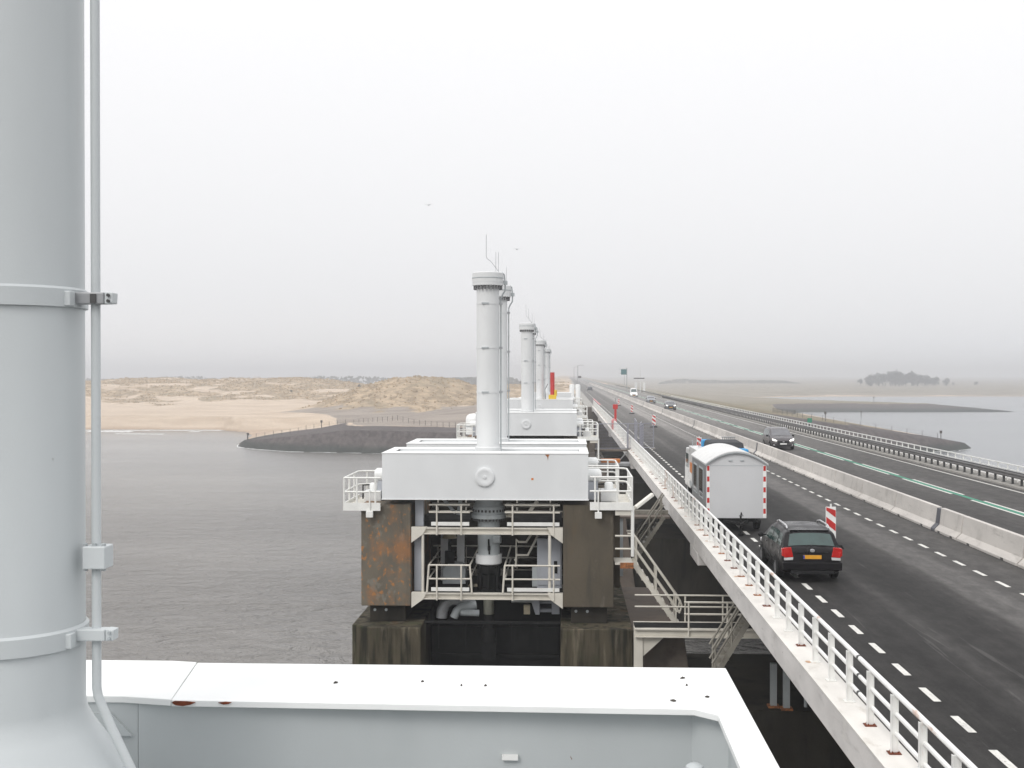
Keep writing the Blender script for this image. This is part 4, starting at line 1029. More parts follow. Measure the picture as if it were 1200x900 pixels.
# ------------------------------------------------------------------ railed side platforms on the piers
def side_platform(x0, x1, y0, y1, zf, label, group, left, back_taller=False):
    t = thing("side_platform", ((x0 + x1) / 2, (y0 + y1) / 2, zf - .2), label, "platform", group)
    MB().box(x0, x1, y0, y1, zf - .03, zf).build("floor", "cream_steel", t)
    f = MB(); f.box(x0, x1, y0 - .03, y0 - .002, zf - .16, zf + .12); f.build("toe_board", "white_paint", t, 0.004)
    xo = x0 if left else x1
    f = MB(); f.box(xo - .02, xo + .02, y0, y1, zf - .16, zf + .12); f.build("toe_board", "white_paint", t, 0.004)
    xi = x1 if left else x0
    sg = 1 if left else -1
    for z in (zf + .50, zf + .99):
        f = MB(); f.tube([(xi, y0, z), (xo + sg * .04, y0, z), (xo, y0 + .04, z), (xo, y1 - .35, z), (xo + sg * .10, y1 - .1, z), (xo + sg * .35, y1, z), (xi, y1, z)], .034, 8); f.build("rail", "white_paint", t)
    for p in ([(xo, y0), (xo, y0 + (y1 - y0) * .33), (xo, y0 + (y1 - y0) * .66), (xo + sg * .3, y1), (xo + sg * (abs(x1 - x0) * .35), y0), (xi - sg * .18, y0)]):
        f = MB(); f.tube([(p[0], p[1], zf - .15), (p[0], p[1], zf + 1.0)], .034, 8); f.build("post", "white_paint", t)
    return t
GR = "railed side platforms along the row of piers"
SP1 = side_platform(.84, 2.30, 43.05, 47.2, 1.42, "white railed platform on the road side of the nearest pier", GR, False)
MB().tube([(2.32, 43.1, 1.4), (2.32, 43.1, -.35)], .06, 8).build("leg", "white_paint", SP1)
MB().box(1.72, 2.26, 43.08, 43.2, 1.08, 1.25).build("beam", "cream_steel", SP1)
SP2 = side_platform(.86, 2.05, 48.3, 51.6, 1.42, "white railed platform just behind the nearest road-side platform", GR, False)
SP3 = side_platform(-7.76, -6.48, 43.05, 46.2, 1.36, "white railed platform over the water at the nearest pier", GR, True)
f = MB(); f.tube([(-7.1, 49.0, 1.4), (-7.1, 49.0, 2.78), (-6.4, 52.3, 2.78)], .034, 8); f.tube([(-7.1, 49.0, 2.3), (-6.4, 49.0, 2.3)], .03, 8); f.tube([(-7.1, 49.0, 2.72), (-6.4, 49.0, 2.72)], .03, 8); f.tube([(-6.55, 49.0, 1.4), (-6.55, 49.0, 2.72)], .03, 8)
f.box(-7.2, -6.36, 48.9, 52.4, 1.36, 1.4)
SP4 = single("landing_rail", f, "white_paint", "white landing rail behind the nearest pier's seaward platform", "railing", (-6.8, 49, 1.4))
# valve gear standing on the platforms
def gear(x, y, z, label, w=.6):
    t = thing("valve_gear", (x, y, z), label, "valve gear", "valve gear on the side platforms")
    f = MB(); f.box(x - w / 2, x + w / 2, y - .3, y + .3, z, z + .42); f.build("base", "tower_paint", t, 0.02)
    f = MB(); f.lathe([(.16, z + .421), (.16, z + .62), (.12, z + .68), (0, z + .69)], 16, (x, y, 0)); f.build("dome", "rim_paint", t)
    f = MB(); f.tube([(x - w / 2 - .1, y, z + .1), (x - w / 2 - .1, y, z + .6), (x + .1, y, z + .62)], .03, 8); f.build("pipe", "dark_steel", t)
    return t
G1 = gear(1.55, 44.6, 1.425, "pale valve gear inside the nearest road-side platform railing")
G2 = gear(-6.95, 44.6, 1.365, "pale valve gear inside the seaward platform railing")
for x, lab in ((-6.85, "white junction box hanging by the seaward platform of the nearest pier"), (1.13, "white junction box hanging by the road-side platform of the nearest pier")):
    t = thing("junction_box", (x, 43.0, .95), lab, "junction box", "white junction boxes on the nearest pier")
    MB().box(x - .12, x + .12, 42.9, 43.02, .98, 1.20).build("housing", "white_paint", t, 0.01)
    MB().tube([(x, 42.98, 1.2), (x, 42.98, 1.95)], .028, 8).build("stem", "white_paint", t)
for k, w_ in ((1, "second"), (2, "third"), (3, "farthest")):
    copy_tree(SP1, (0, 45 * k, 0), "white railed platform on the road side of the %s pier" % w_)
    copy_tree(SP2, (0, 45 * k, 0), "rear white railed platform on the road side of the %s pier" % w_)
    copy_tree(SP3, (0, 45 * k, 0), "white railed platform over the water at the %s pier" % w_)
    copy_tree(G1, (0, 45 * k, 0), "pale valve gear on the road side of the %s pier" % w_)
# tank with rails showing left of the nearest tower
TK = thing("white_tank", (-7.0, 93.5, 1.4), "white rounded tank behind rails, showing left of the tallest-looking tower", "tank")
f = MB(); f.lathe([(.62, 1.42), (.62, 2.55), (.55, 2.8), (.35, 2.95), (0, 3.0)], 24, (-6.95, 93.5, 0)); f.build("shell", "rim_paint", TK)
f = MB(); f.lathe([(.63, 2.0), (.65, 2.0), (.65, 2.0), (.65, 2.06), (.65, 2.06), (.63, 2.06)], 24, (-6.95, 93.5, 0)); f.build("hoop", "machine_grey", TK)

# ------------------------------------------------------------------ stairs and walkways beside the nearest pier
def stair(name, top, bot, width, label, n, rails=True, mat="cream_steel", ydir=True, group=None, curl=False):
    t = thing(name, bot, label, "stairs", group)
    T, B = Vector(top), Vector(bot); side = Vector((0, 1, 0)) if ydir else Vector((1, 0, 0))
    for q in (0, width):
        f = MB(); f.bar(T + side * q, B + side * q, .05, .16, (0, 0, 1)); f.build("stringer", mat, t)
    for k in range(n):
        p = B.lerp(T, (k + .7) / (n + .2)); d = (T - B); d.z = 0; d.normalize()
        a, b = p - d * .13 + side * .03, p + d * .13 + side * (width - .03)
        f = MB(); f.box(min(a.x, b.x), max(a.x, b.x), min(a.y, b.y), max(a.y, b.y), p.z - .02, p.z + .02); f.build("tread", mat, t)
    if rails:
        for q in (0, width):
            for h in (.55, 1.0):
                e = (T - B).normalized()
                pts = [T + side * q + Vector((0, 0, h)), B + side * q + Vector((0, 0, h))]
                if curl and h == 1.0:
                    B2_ = B + side * q
                    pts = [T + side * q + Vector((-.18, 0, h)), T + side * q + Vector((0, 0, h)), B2_ + Vector((0, 0, 1.0)), B2_ + Vector((.07, 0, .82)), B2_ + Vector((.02, 0, .62)), B2_ + Vector((-.12, 0, .60)), B2_ + Vector((-.25, 0, .78))]
                f = MB(); f.tube(pts, .036, 8); f.build("handrail", mat, t)
            for u in (.08, .5, .92):
                p = B.lerp(T, u) + side * q; f = MB(); f.tube([p, p + Vector((0, 0, 1.0))], .03, 8); f.build("post", mat, t)
    return t
ST1 = stair("steel_stair", (2.35, 43.6, -.62), (4.0, 43.6, -2.95), .75, "steep pale stair with a looped handrail going down from the nearest pier", 9, curl=True)
LD = thing("stair_landing", (2.0, 44.0, -.7), "rust-edged small landing at the head of the looped-handrail stair", "landing")
MB().box(1.72, 2.34, 43.2, 44.5, -.66, -.60).build("floor", "cream_steel", LD)
MB().box(1.9, 2.36, 43.15, 43.198, -.78, -.58).build("edge_plate", "rust_steel", LD)
for z in (-.10, .35):
    MB().tube([(1.72, 43.2, z), (2.30, 43.2, z)], .034, 8).build("rail", "cream_steel", LD)
MB().box(1.70, 1.95, 44.6, 44.9, -1.7, 1.3).build("side_wall", "pier_concrete", LD)
WK = thing("walkway", (4.6, 42.3, -2.75), "pale steel walkway with railing crossing under the road to the nearest pier", "walkway")
i_beam_x(2.35, 9.5, 41.9, -2.92, -2.62).build("edge_beam", "cream_steel", WK, 0.006)
i_beam_x(2.35, 9.5, 43.0, -2.92, -2.62).build("edge_beam", "cream_steel", WK)
MB().box(2.35, 9.5, 42.1, 43.0, -2.64, -2.615).build("floor", "dark_steel", WK)
for z in (-2.12, -1.72):
    MB().tube([(4.0, 41.95, z), (9.4, 41.95, z)], .035, 8).build("rail", "cream_steel", WK)
    MB().tube([(2.4, 43.15, z + .02), (9.4, 43.15, z + .02)], .03, 8).build("rail", "cream_steel", WK)
for x in (4.15, 5.45, 6.75, 8.05):
    MB().tube([(x, 41.93, -2.88), (x, 41.93, -1.72)], .032, 8).build("post", "cream_steel", WK)
    MB().tube([(x, 43.15, -2.62), (x, 43.15, -1.70)], .03, 8).build("post", "cream_steel", WK)
MB().box(2.32, 2.62, 42.05, 42.35, -4.6, -2.62).build("bracket_post", "cream_steel", WK, 0.01)
MB().prism([(2.62, -2.93), (3.35, -2.93), (2.62, -3.6)], 42.1, 42.2, 'y').build("bracket", "cream_steel", WK)
stair("steel_stair", (5.75, 38.6, -1.55), (4.55, 38.6, -3.55), .7, "narrow grey stair dropping from under the road edge, nearer to us", 8, mat="shade_worn_steel")
stair("steel_stair", (4.35, 55.0, -.35), (3.05, 55.0, -2.3), .75, "grey stair going down to the left behind the nearest pier's platform", 9, mat="shade_worn_steel")
W2 = thing("walkway", (4.0, 55.5, -.4), "narrow walkway behind the tube lamp, under the road edge", "walkway")
MB().box(2.3, 4.62, 55.0, 55.9, -.42, -.34).build("floor", "slab_concrete", W2)
MB().box(2.3, 4.62, 56.0, 56.2, -.34, -.16).build("edge_beam", "shade_worn_steel", W2)
MB().box(2.3, 2.55, 55.1, 55.9, -3.0, -.421).build("leg", "machine_grey", W2)
# tube lamp beside the platform
TLM = thing("tube_lamp", (2.4, 43.1, 1.25), "white tube lamp sticking out beside the road-side platform", "lamp")
f = MB(); f.bar((2.42, 43.15, 1.34), (3.05, 43.5, 1.78), .16, .13); f.build("diffuser", "lamp_glass", TLM, 0.03)
f = MB(); f.tube([(2.33, 43.1, 1.1), (2.36, 43.1, 1.28), (2.45, 43.17, 1.36)], .03, 8); f.build("arm", "cream_steel", TLM)
# posts that carry the road plinth walkway
for (x, y, lab) in ((7.32, 43.9, "left one of two rusty-footed steel posts under the road edge"), (7.72, 43.6, "right one of two rusty-footed steel posts under the road edge")):
    t = thing("support_post", (x, y, -5.75), lab, "post", "rusty-footed posts under the road")
    MB().box(x - .11, x + .11, y - .1, y + .1, -5.70, -4.2).build("shaft", "machine_grey", t, 0.01)
    MB().box(x - .2, x + .2, y - .2, y + .2, -5.746, -5.68).build("foot_plate", "rust_steel", t)
for x in (8.35, 8.75):
    single("drain_pipe", MB().tube([(x, 43.4, -5.6), (x, 43.4, -3.9)], .06, 8), "machine_grey", "thin drain pipe hanging under the road beside pale posts", "pipe", (x, 43.4, -5.6), group="drain pipes under the road")
# ================================================================== VEHICLES
def lerp_tab(tab, y): return float(np.interp(y, [a for a, _ in tab], [b for _, b in tab]))
class CarShape:
    """loft along y (0 = tail, L = nose): every section is a rounded half ring mirrored in x"""
    def __init__(s, top, belt, half, zb, taper): s.top, s.belt, s.half, s.zb, s.taper = top, belt, half, zb, taper
    def ring(s, y):
        zt, zbelt, w = lerp_tab(s.top, y), lerp_tab(s.belt, y), lerp_tab(s.half, y)
        zb = s.zb if isinstance(s.zb, float) else lerp_tab(s.zb, y)
        zbelt = min(zbelt, zt - .015); g = max(0.0, zt - zbelt)
        wt = w - .03 - s.taper * g
        k = min(1.0, g / .35)
        return [(0, zb), (w * .8, zb), (w * .93, zb + .04), (w * .975, zb + .16), (w, zb + .55 * (zbelt - zb)), (w * .992, zb + .82 * (zbelt - zb)), (w * .97, zbelt),
                (wt + .012, zt - .07 * k - .012), (wt - .02, zt - .035 * k - .006), (wt - .09, zt - .004), (wt * .55, zt + .022), (0, zt + .03)]
    def P(s, y, u):
        """point on the ring at parameter u (index, fractional)"""
        r = s.ring(y); i = int(min(len(r) - 2, math.floor(u))); f = u - i
        return (r[i][0] * (1 - f) + r[i + 1][0] * f, r[i][1] * (1 - f) + r[i + 1][1] * f)
    def body(s, ys):
        f = MB(); n = 12
        full = []
        for y in ys:
            r = s.ring(y); full.append([(x, y, z) for x, z in r] + [(-x, y, z) for x, z in r[-2:0:-1]])
        m = len(full[0])
        v = [p for R in full for p in R]
        f.add(v, [(i * m + k, i * m + (k + 1) % m, (i + 1) * m + (k + 1) % m, (i + 1) * m + k) for i in range(len(ys) - 1) for k in range(m)], True)
        f.add(full[0], [tuple(range(m))]); f.add(full[-1], [tuple(range(m))[::-1]])
        return f
    def patch(s, y0, y1, u0, u1, sgn=1, off=.010, ny=5, nu=4, y0b=None, y1b=None):
        """a panel lying just proud of the skin; y limits may differ at u0 and u1"""
        y0b = y0 if y0b is None else y0b; y1b = y1 if y1b is None else y1b
        g = []
        for i in range(ny + 1):
            row = []
            for j in range(nu + 1):
                u = u0 + (u1 - u0) * j / nu
                a = y0 + (y0b - y0) * j / nu; b = y1 + (y1b - y1) * j / nu
                y = a + (b - a) * i / ny
                e = .02
                x, z = s.P(y, u); x2, z2 = s.P(y + e, u); x3, z3 = s.P(y, min(10.99, u + .05)); x4, z4 = s.P(y, max(0, u - .05))
                du = Vector((x3 - x4, 0, z3 - z4)); dy = Vector((x2 - x, e, z2 - z))
                nrm = dy.cross(du)
                if nrm.length < 1e-9: nrm = Vector((0, 0, 1))
                nrm.normalize()
                if nrm.x < -.01 or (abs(nrm.x) <= .01 and nrm.z < 0): nrm = -nrm
                p = Vector((x, y, z)) + nrm * off
                row.append((p.x * sgn, p.y, p.z))
            g.append(row)
        f = MB(); v = [p for R in g for p in R]; m = nu + 1
        f.add(v, [(i * m + k, i * m + k + 1, (i + 1) * m + k + 1, (i + 1) * m + k) for i in range(ny) for k in range(nu)], True)
        return f
    def across(s, y0, y1, u, off=.010, ny=4, inset=.0):
        """glass right across a sloping end (rear or front screen)"""
        f = MB(); rows = []
        us = [u + (11 - u) * j / 5 for j in range(6)]
        for i in range(ny + 1):
            y = y0 + (y1 - y0) * i / ny
            pts = [s.P(y, a) for a in us]
            zt0, zt1 = lerp_tab(s.top, y - .02), lerp_tab(s.top, y + .02)
            n_ = Vector((0, -(zt1 - zt0), .04)).normalized() * off
            row = [(max(0, x - inset), y + n_.y, z + n_.z) for x, z in pts]
            rows.append(row + [(-x, yy, zz) for x, yy, zz in row[-2::-1]])
        m = len(rows[0]); v = [p for R in rows for p in R]
        f.add(v, [(i * m + k, i * m + k + 1, (i + 1) * m + k + 1, (i + 1) * m + k) for i in range(ny) for k in range(m - 1)], True)
        return f

def wheel(parent, x, y, r, w, sgn, rimmat="wheel_metal", origin=None):
    f = MB(); f.lathe([(r * .62, x - w / 2), (r * .93, x - w / 2), (r, x - w / 2 + .03), (r, x + w / 2 - .03), (r * .93, x + w / 2), (r * .62, x + w / 2)], 24, (0, y, r), 'x')
    f.lathe([(0, x), (r * .63, x)], 24, (0, y, r), 'x')
    wl = f.build("wheel", "black_rubber", parent)
    xe = x + sgn * (w / 2 + .002)
    f = MB(); f.lathe([(r * .64, xe), (r * .58, xe - sgn * .015)], 24, (0, y, r), 'x')
    for k in range(5):
        a = 2 * math.pi * k / 5 + .3
        f.bar((xe - sgn * .012, y + .04 * math.cos(a), r + .04 * math.sin(a)), (xe - sgn * .012, y + r * .6 * math.cos(a), r + r * .6 * math.sin(a)), .07, .02, (1, 0, 0))
    f.lathe([(0, xe), (.07, xe)], 12, (0, y, r), 'x')
    f.build("rim", rimmat, wl)
    return wl

def arch(parent, x, y, r, sgn, mat="black_plastic"):
    f = MB(); n = 14
    a0 = [(y + r * math.cos(math.pi * k / n), r * .86 + r * math.sin(math.pi * k / n)) for k in range(n + 1)]
    f.prism([(p, max(q, .2)) for p, q in a0] , x - sgn * .02, x + sgn * .006, 'x')
    return f.build("wheel_arch", mat, parent)

def finish(t, loc, rz):
    t.location = loc; t.rotation_euler = (0, 0, rz)
    WL[t.name] = tuple(loc)

def plate(t, y, z, face, w=.52, h=.11, mat="plate_yellow"):
    f = MB(); f.box(-w / 2, w / 2, min(y, y + face * .012), max(y, y + face * .012), z - h / 2, z + h / 2); p = f.build("number_plate", mat, t, 0.003)
    return p

ESTATE_TOP = [(0, .80), (.03, .93), (.09, .985), (.14, 1.0), (.40, 1.38), (.47, 1.425), (.60, 1.445), (1.3, 1.485), (2.1, 1.485), (2.6, 1.44), (2.9, 1.36), (3.55, 1.00), (3.75, .96), (4.3, .86), (4.55, .74), (4.66, .58), (4.70, .48)]
def estate_car():
    t = thing("estate_car", (0, 0, 0), "black estate car with roof rails and red tail lights, seen from behind", "car")
    half = [(0, .74), (.05, .80), (.15, .845), (.5, .87), (1.2, .88), (3.5, .88), (4.2, .84), (4.5, .76), (4.7, .60)]
    belt = [(0, .98), (.1, .97), (1.0, .955), (3.3, .90), (4.0, .85), (4.7, .45)]
    zb = [(0, .34), (.25, .24), (1, .2), (4, .2), (4.5, .22), (4.7, .30)]
    s = CarShape(ESTATE_TOP, belt, half, zb, .30)
    ys = sorted(set([0, .015, .03, .06, .09, .12, .14, .2, .27, .34, .40, .44, .47, .53, .60, .8, 1.0, 1.3, 1.7, 2.1, 2.4, 2.6, 2.75, 2.9, 3.1, 3.35, 3.55, 3.65, 3.75, 4.0, 4.3, 4.45, 4.55, 4.62, 4.66, 4.70]))
    body = s.body(ys).build("body", "black_car_paint", t)
    s.across(.165, .385, 8.9, .008, 4, .05).build("rear_window", "car_glass", t)
    s.across(2.95, 3.52, 9.0, .008, 4, .03).build("windscreen", "car_glass", t)
    for sg in (1, -1):
        for (a, b, c, d) in ((.42, 1.02, .62, 1.02), (1.12, 1.98, 1.12, 1.98), (2.08, 3.28, 2.08, 2.66)):
            s.patch(a, b, 6.10, 6.88, sg, .006, 5, 3, c, d).build("side_window", "car_glass", t)
        # tail lamps wrap round the corner
        f = MB(); f.prism([(sg * .54, .74), (sg * .80, .72), (sg * .82, 1.0), (sg * .60, 1.02)], -.012, .09, 'y'); f.box(min(sg * .79, sg * .855), max(sg * .79, sg * .855), .02, .22, .76, .98); f.build("tail_light", "tail_red", t, 0.012)
        f = MB(); f.prism([(sg * .55, .655), (sg * .80, .645), (sg * .80, .715), (sg * .54, .735)], -.010, .08, 'y'); f.build("reverse_light", "lens_clear", t, 0.008)
        f = MB(); f.box(min(sg * .60, sg * .80), max(sg * .60, sg * .80), 4.42, 4.60, .60, .72); f.build("headlight", "lens_clear", t, 0.03)
        f = MB(); f.tube([(sg * .60, .70, 1.475), (sg * .605, .78, 1.545), (sg * .61, 1.0, 1.565), (sg * .61, 2.0, 1.565), (sg * .60, 2.32, 1.52), (sg * .60, 2.40, 1.485)], .024, 8); f.build("roof_rail", "silver_metal", t)
        f = MB(); f.lathe([(0, .0), (.075, .02), (.10, .07), (.10, .12), (.05, .17), (0, .18)], 12, (0, 0, 0), 'x')
        f.v = [((x + .92) * sg, y * .8 + 3.05, z * .75 + 1.0) for x, y, z in f.v]; f.box(min(sg * .84, sg * .94), max(sg * .84, sg * .94), 3.03, 3.08, .97, 1.01); f.build("wing_mirror", "black_plastic", t)
        for hy in (1.85, 2.9):
            f = MB(); f.box(min(sg * .872, sg * .897), max(sg * .872, sg * .897), hy - .22, hy, .845, .87); f.build("door_handle", "silver_metal" if False else "black_car_paint", t, 0.006)
        f = MB(); f.box(min(sg * .868, sg * .892), max(sg * .868, sg * .892), 1.15, 3.3, .50, .56); f.build("side_strip", "black_plastic", t, 0.006)
        for wy in (.98, 3.70):
            arch(t, sg * .872, wy, .37, sg); wheel(t, sg * .80, wy, .315, .2, sg)
    f = MB(); f.prism([(-.84, .36), (.84, .36), (.85, .60), (-.85, .60)], -.045, .06, 'y'); f.build("bumper", "black_car_paint", t, 0.03)
    f = MB(); f.box(-.62, .62, -.03, .05, .26, .36); f.build("bumper_lower", "black_plastic", t, 0.015)
    f = MB(); f.box(-.45, .45, -.026, 0.0, .855, .885); f.build("hatch_trim", "black_car_paint", t, 0.006)
    p = plate(t, -.006, .745, -1); f = MB(); f.box(-.262, -.215, -.022, -.0185, .695, .795); f.build("country_band", "plate_blue", p)
    f = MB(); f.lathe([(0, -.03), (.045, -.028), (.052, -.015)], 20, (0, 0, 0), 'y'); f.v = [(x * 1.35, y, z * .95 + .93) for x, y, z in f.v]; f.build("badge", "silver_metal", t)
    f = MB(); f.bar((.02, .15, 1.012), (.40, .16, 1.055), .02, .02); f.bar((.0, .12, 1.0), (.05, .15, 1.03), .05, .03); f.build("rear_wiper", "black_plastic", t)
    f = MB(); f.prism([(-.56, 1.44), (.56, 1.44), (.55, 1.47), (-.55, 1.47)], .42, .56, 'y'); f.build("spoiler", "black_car_paint", t, 0.01)
    f = MB(); f.tube([(-.42, -.03, .25), (-.42, .2, .25)], .025, 8); f.build("exhaust", "bolt_dark", t)
    return t
EC = estate_car(); finish(EC, (7.06, 35.75, 0.004), math.radians(-.4))

MPV_TOP = [(0, .86), (.05, 1.0), (.35, 1.52), (.5, 1.60), (1.2, 1.66), (2.2, 1.66), (2.7, 1.58), (3.75, 1.06), (4.35, .90), (4.6, .74), (4.72, .56)]
HATCH_TOP = [(0, .80), (.05, .95), (.3, 1.32), (.5, 1.42), (1.2, 1.47), (2.0, 1.46), (2.5, 1.36), (3.2, .98), (3.8, .86), (4.05, .70), (4.15, .52)]
VAN_TOP = [(0, 1.2), (.04, 1.9), (.12, 2.15), (.6, 2.25), (3.4, 2.25), (3.8, 2.1), (4.5, 1.25), (4.9, 1.1), (5.1, .85), (5.2, .6)]
def oncoming(name, topt, L, hw, paint, label, cat, lights=True, glass="windscreen_glass", beltz=.98, ws=None, plate_mat="plate_yellow"):
    t = thing(name, (0, 0, 0), label, cat)
    k = L / 4.7
    half = [(0, hw * .88), (.2 * k, hw * .97), (.8 * k, hw), (3.6 * k, hw), (4.2 * k, hw * .95), (4.5 * k, hw * .86), (L, hw * .68)]
    belt = [(0, beltz), (3.2 * k, beltz - .04), (4.1 * k, beltz - .12), (L, .5)]
    s = CarShape(topt, belt, half, .24, .26)
    ys = sorted(set([0, .02, .05, .1, .2, .3, .35, .42, .5, .8, 1.2, 1.7, 2.2, 2.5, 2.7, 3.0, 3.2, 3.4, 3.75, 4.0, 4.2, 4.35, 4.5, 4.6, 4.72, L]))
    ys = [y for y in ys if y <= L]
    s.body(ys).build("body", paint, t)
    a, b = ws
    s.across(a, b, 9.0, .008, 4, .03).build("windscreen", glass, t)
    for sg in (1, -1):
        s.patch(.6 * k, 1.7 * k, 6.1, 6.88, sg, .007).build("side_window", "car_glass", t)
        s.patch(1.8 * k, a + .35 * (b - a), 6.1, 6.88, sg, .007, 5, 3, None, a - .1).build("side_window", "car_glass", t)
        f = MB(); f.prism([(sg * hw * .48, .70), (sg * hw * .84, .74), (sg * hw * .90, .90), (sg * hw * .60, .80)], L - .36, L - .05, 'y'); f.build("headlight", "headlight_on" if lights else "lens_clear", t, 0.02)
        f = MB(); f.box(min(sg * hw * .62, sg * hw * .80), max(sg * hw * .62, sg * hw * .80), L - .2, L - .06, .36, .46); f.build("fog_lamp", "lens_clear", t, 0.01)
        f = MB(); f.box(min(sg * hw * .98, sg * (hw + .17)), max(sg * hw * .98, sg * (hw + .17)), b - .55, b - .43, beltz - .02, beltz + .13); f.build("wing_mirror", "black_plastic", t, 0.03)
        for wy in (.85 * k, 3.72 * k):
            arch(t, sg * (hw - .008), wy, .375, sg); wheel(t, sg * (hw - .09), wy, .32, .2, sg)
    f = MB(); f.prism([(-hw * .46, .54), (hw * .46, .54), (hw * .52, .72), (-hw * .52, .72)], L - .25, L + .012, 'y'); f.build("grille", "black_plastic", t, 0.015)
    f = MB(); f.box(-hw * .6, hw * .6, L - .3, L + .015, .30, .44); f.build("air_intake", "black_plastic", t, 0.015)
    plate(t, L + .016, .50, 1, .52, .11, plate_mat)
    f = MB(); f.lathe([(0, L + .02), (.05, L + .018), (.06, L + .0)], 14, (0, 0, 0), 'y'); f.v = [(x * 1.6, y, z * .7 + .66) for x, y, z in f.v]; f.build("badge", "silver_metal", t)
    f = MB()
    for sg in (1, -1): f.tube([(sg * .66, .7 * k, lerp_tab(topt, .7 * k) + .02), (sg * .66, 2.2 * k, lerp_tab(topt, 2.2 * k) + .02)], .02, 6)
    f.build("roof_rails", "silver_metal", t)
    return t
V1 = oncoming("people_carrier", MPV_TOP, 4.74, .94, "brown_car_paint", "dark people carrier with lit headlights, nearest car on the far carriageway", "car", True, "windscreen_glass", 1.02, (2.78, 3.70), "sign_white")
finish(V1, (17.05, 102.5, 0.004), math.pi)
V2 = oncoming("oncoming_car", HATCH_TOP, 4.16, .86, "dark_car_paint", "oncoming dark car with bright headlights behind the people carrier", "car", True, "windscreen_glass", .94, (2.55, 3.15))
finish(V2, (17.2, 207.5, 0.004), math.pi)
V3 = oncoming("oncoming_car", HATCH_TOP, 4.16, .86, "grey_car_paint", "grey oncoming car between the white van and a dark car with headlights", "car", False, "windscreen_glass", .94, (2.55, 3.15))
finish(V3, (17.2, 254, 0.004), math.pi)
V4 = oncoming("white_van", VAN_TOP, 5.2, .97, "white_car_paint", "small white van far off on the oncoming carriageway", "van", True, "car_glass", 1.25, (3.85, 4.45))
finish(V4, (17.4, 322, 0.004), math.pi)
V5 = oncoming("distant_car", HATCH_TOP, 4.16, .86, "dark_car_paint", "tiny dark car far ahead on the near carriageway in the mist", "car", False, "car_glass", .94, (2.55, 3.15))
finish(V5, (8.6, 440, 0.004), 0)

# ------------------------------------------------------------------ site hut on wheels
HUT = thing("hut_trailer", (6.46, 47.2, 0), "grey site hut trailer with curved roof and red-white edge strips", "trailer")
hx0, hx1, hy0, hy1, hz0, hz1 = 5.33, 7.60, 47.2, 52.4, .52, 2.56
arc = [(hx0 + (hx1 - hx0) * q, hz1 + .46 * (1 - (2 * q - 1) ** 2)) for q in [i / 14 for i in range(15)]]
MB().prism([(hx0, hz0), (hx1, hz0)] + arc[::-1], hy0, hy1, 'y').build("body", "hut_grey", HUT, 0.01)
ro = [(hx0 - .05 + (hx1 - hx0 + .1) * q, hz1 + .005 + .475 * (1 - (2 * q - 1) ** 2)) for q in [i / 18 for i in range(19)]]
f = MB(); outer = [(x, z + .035) for x, z in ro]
for (p0, p1, q0, q1) in zip(ro[:-1], ro[1:], outer[:-1], outer[1:]):
    f.prism([p0, p1, q1, q0], hy0 - .10, hy1 + .08, 'y')
f.build("roof", "hut_roof", HUT)
f = MB()
for (p0, p1, q0, q1) in zip(ro[:-1], ro[1:], outer[:-1], outer[1:]):
    f.prism([(p0[0], p0[1] - .05), (p1[0], p1[1] - .05), (p1[0], p1[1] - .002), (p0[0], p0[1] - .002)], hy0 - .10, hy0 - .075, 'y')
f.build("roof_edge", "machine_grey", HUT)
for x in (hx0 + .015, hx1 - .135):
    st = MB().box(x, x + .12, hy0 - .012, hy0 - .0005, hz0 + .02, hz1 - .03).build("marker_strip", "sign_white", HUT)
    for k in range(5):
        z1 = hz1 - .05 - k * .405
        MB().box(x + .012, x + .102, hy0 - .016, hy0 - .0125, z1 - .19, z1).build("red_block", "red_paint", st)
for q in (-.22, .22):
    MB().box(6.46 + q - .07, 6.46 + q + .07, hy0 - .03, hy0 - .001, 2.68, 2.73).build("vent", "machine_grey", HUT, 0.008)
MB().box(hx0, hx1, hy0 - .008, hy0 - .001, hz1 - .05, hz1 - .035).build("body_seam", "machine_grey", HUT)
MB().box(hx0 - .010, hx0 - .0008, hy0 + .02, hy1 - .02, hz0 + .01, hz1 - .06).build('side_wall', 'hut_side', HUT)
for (a, b) in ((48.1, 49.5), (50.3, 51.6)):
    w = MB().box(hx0 - .03, hx0 - .0105, a, b, 1.15, 2.35).build("window", "machine_grey", HUT, 0.004)
    MB().box(hx0 - .036, hx0 - .0305, a + .07, (a + b) / 2 - .03, 1.22, 2.28).build("pane", "window_glass", w)
    MB().box(hx0 - .036, hx0 - .0305, (a + b) / 2 + .03, b - .07, 1.22, 2.28).build("pane", "window_glass", w)
f = MB(); f.box(5.6, 5.7, 46.6, 52.2, .40, .519); f.box(7.2, 7.3, 46.6, 52.2, .40, .519); f.box(5.6, 7.3, 47.25, 47.35, .38, .5); f.build("chassis", "dark_steel", HUT)
f = MB(); f.bar((6.0, 47.3, .42), (6.46, 45.9, .44), .09); f.bar((6.92, 47.3, .42), (6.46, 45.9, .44), .09); f.bar((6.46, 46.3, .44), (6.46, 45.6, .46), .10); f.build("drawbar", "dark_steel", HUT)
f = MB(); f.tube([(6.46, 46.0, .1), (6.46, 46.0, .74)], .035, 8); f.tube([(6.40, 46.0, .75), (6.56, 46.0, .75)], .015, 6); f.lathe([(0, .02), (.1, .02), (.1, .1), (0, .1)], 10, (6.46, 46.0, 0)); f.tube([(6.52, 46.6, .5), (6.55, 46.5, .82), (6.6, 46.62, .72)], .02, 6); f.build("jockey_stand", "dark_steel", HUT)
for sg, x in ((-1, 5.56), (1, 7.36)):
    for yy in (48.1, 51.2):
        f = MB(); r = .34
        wheel(HUT, x, yy, r, .2, sg, "galvanized")

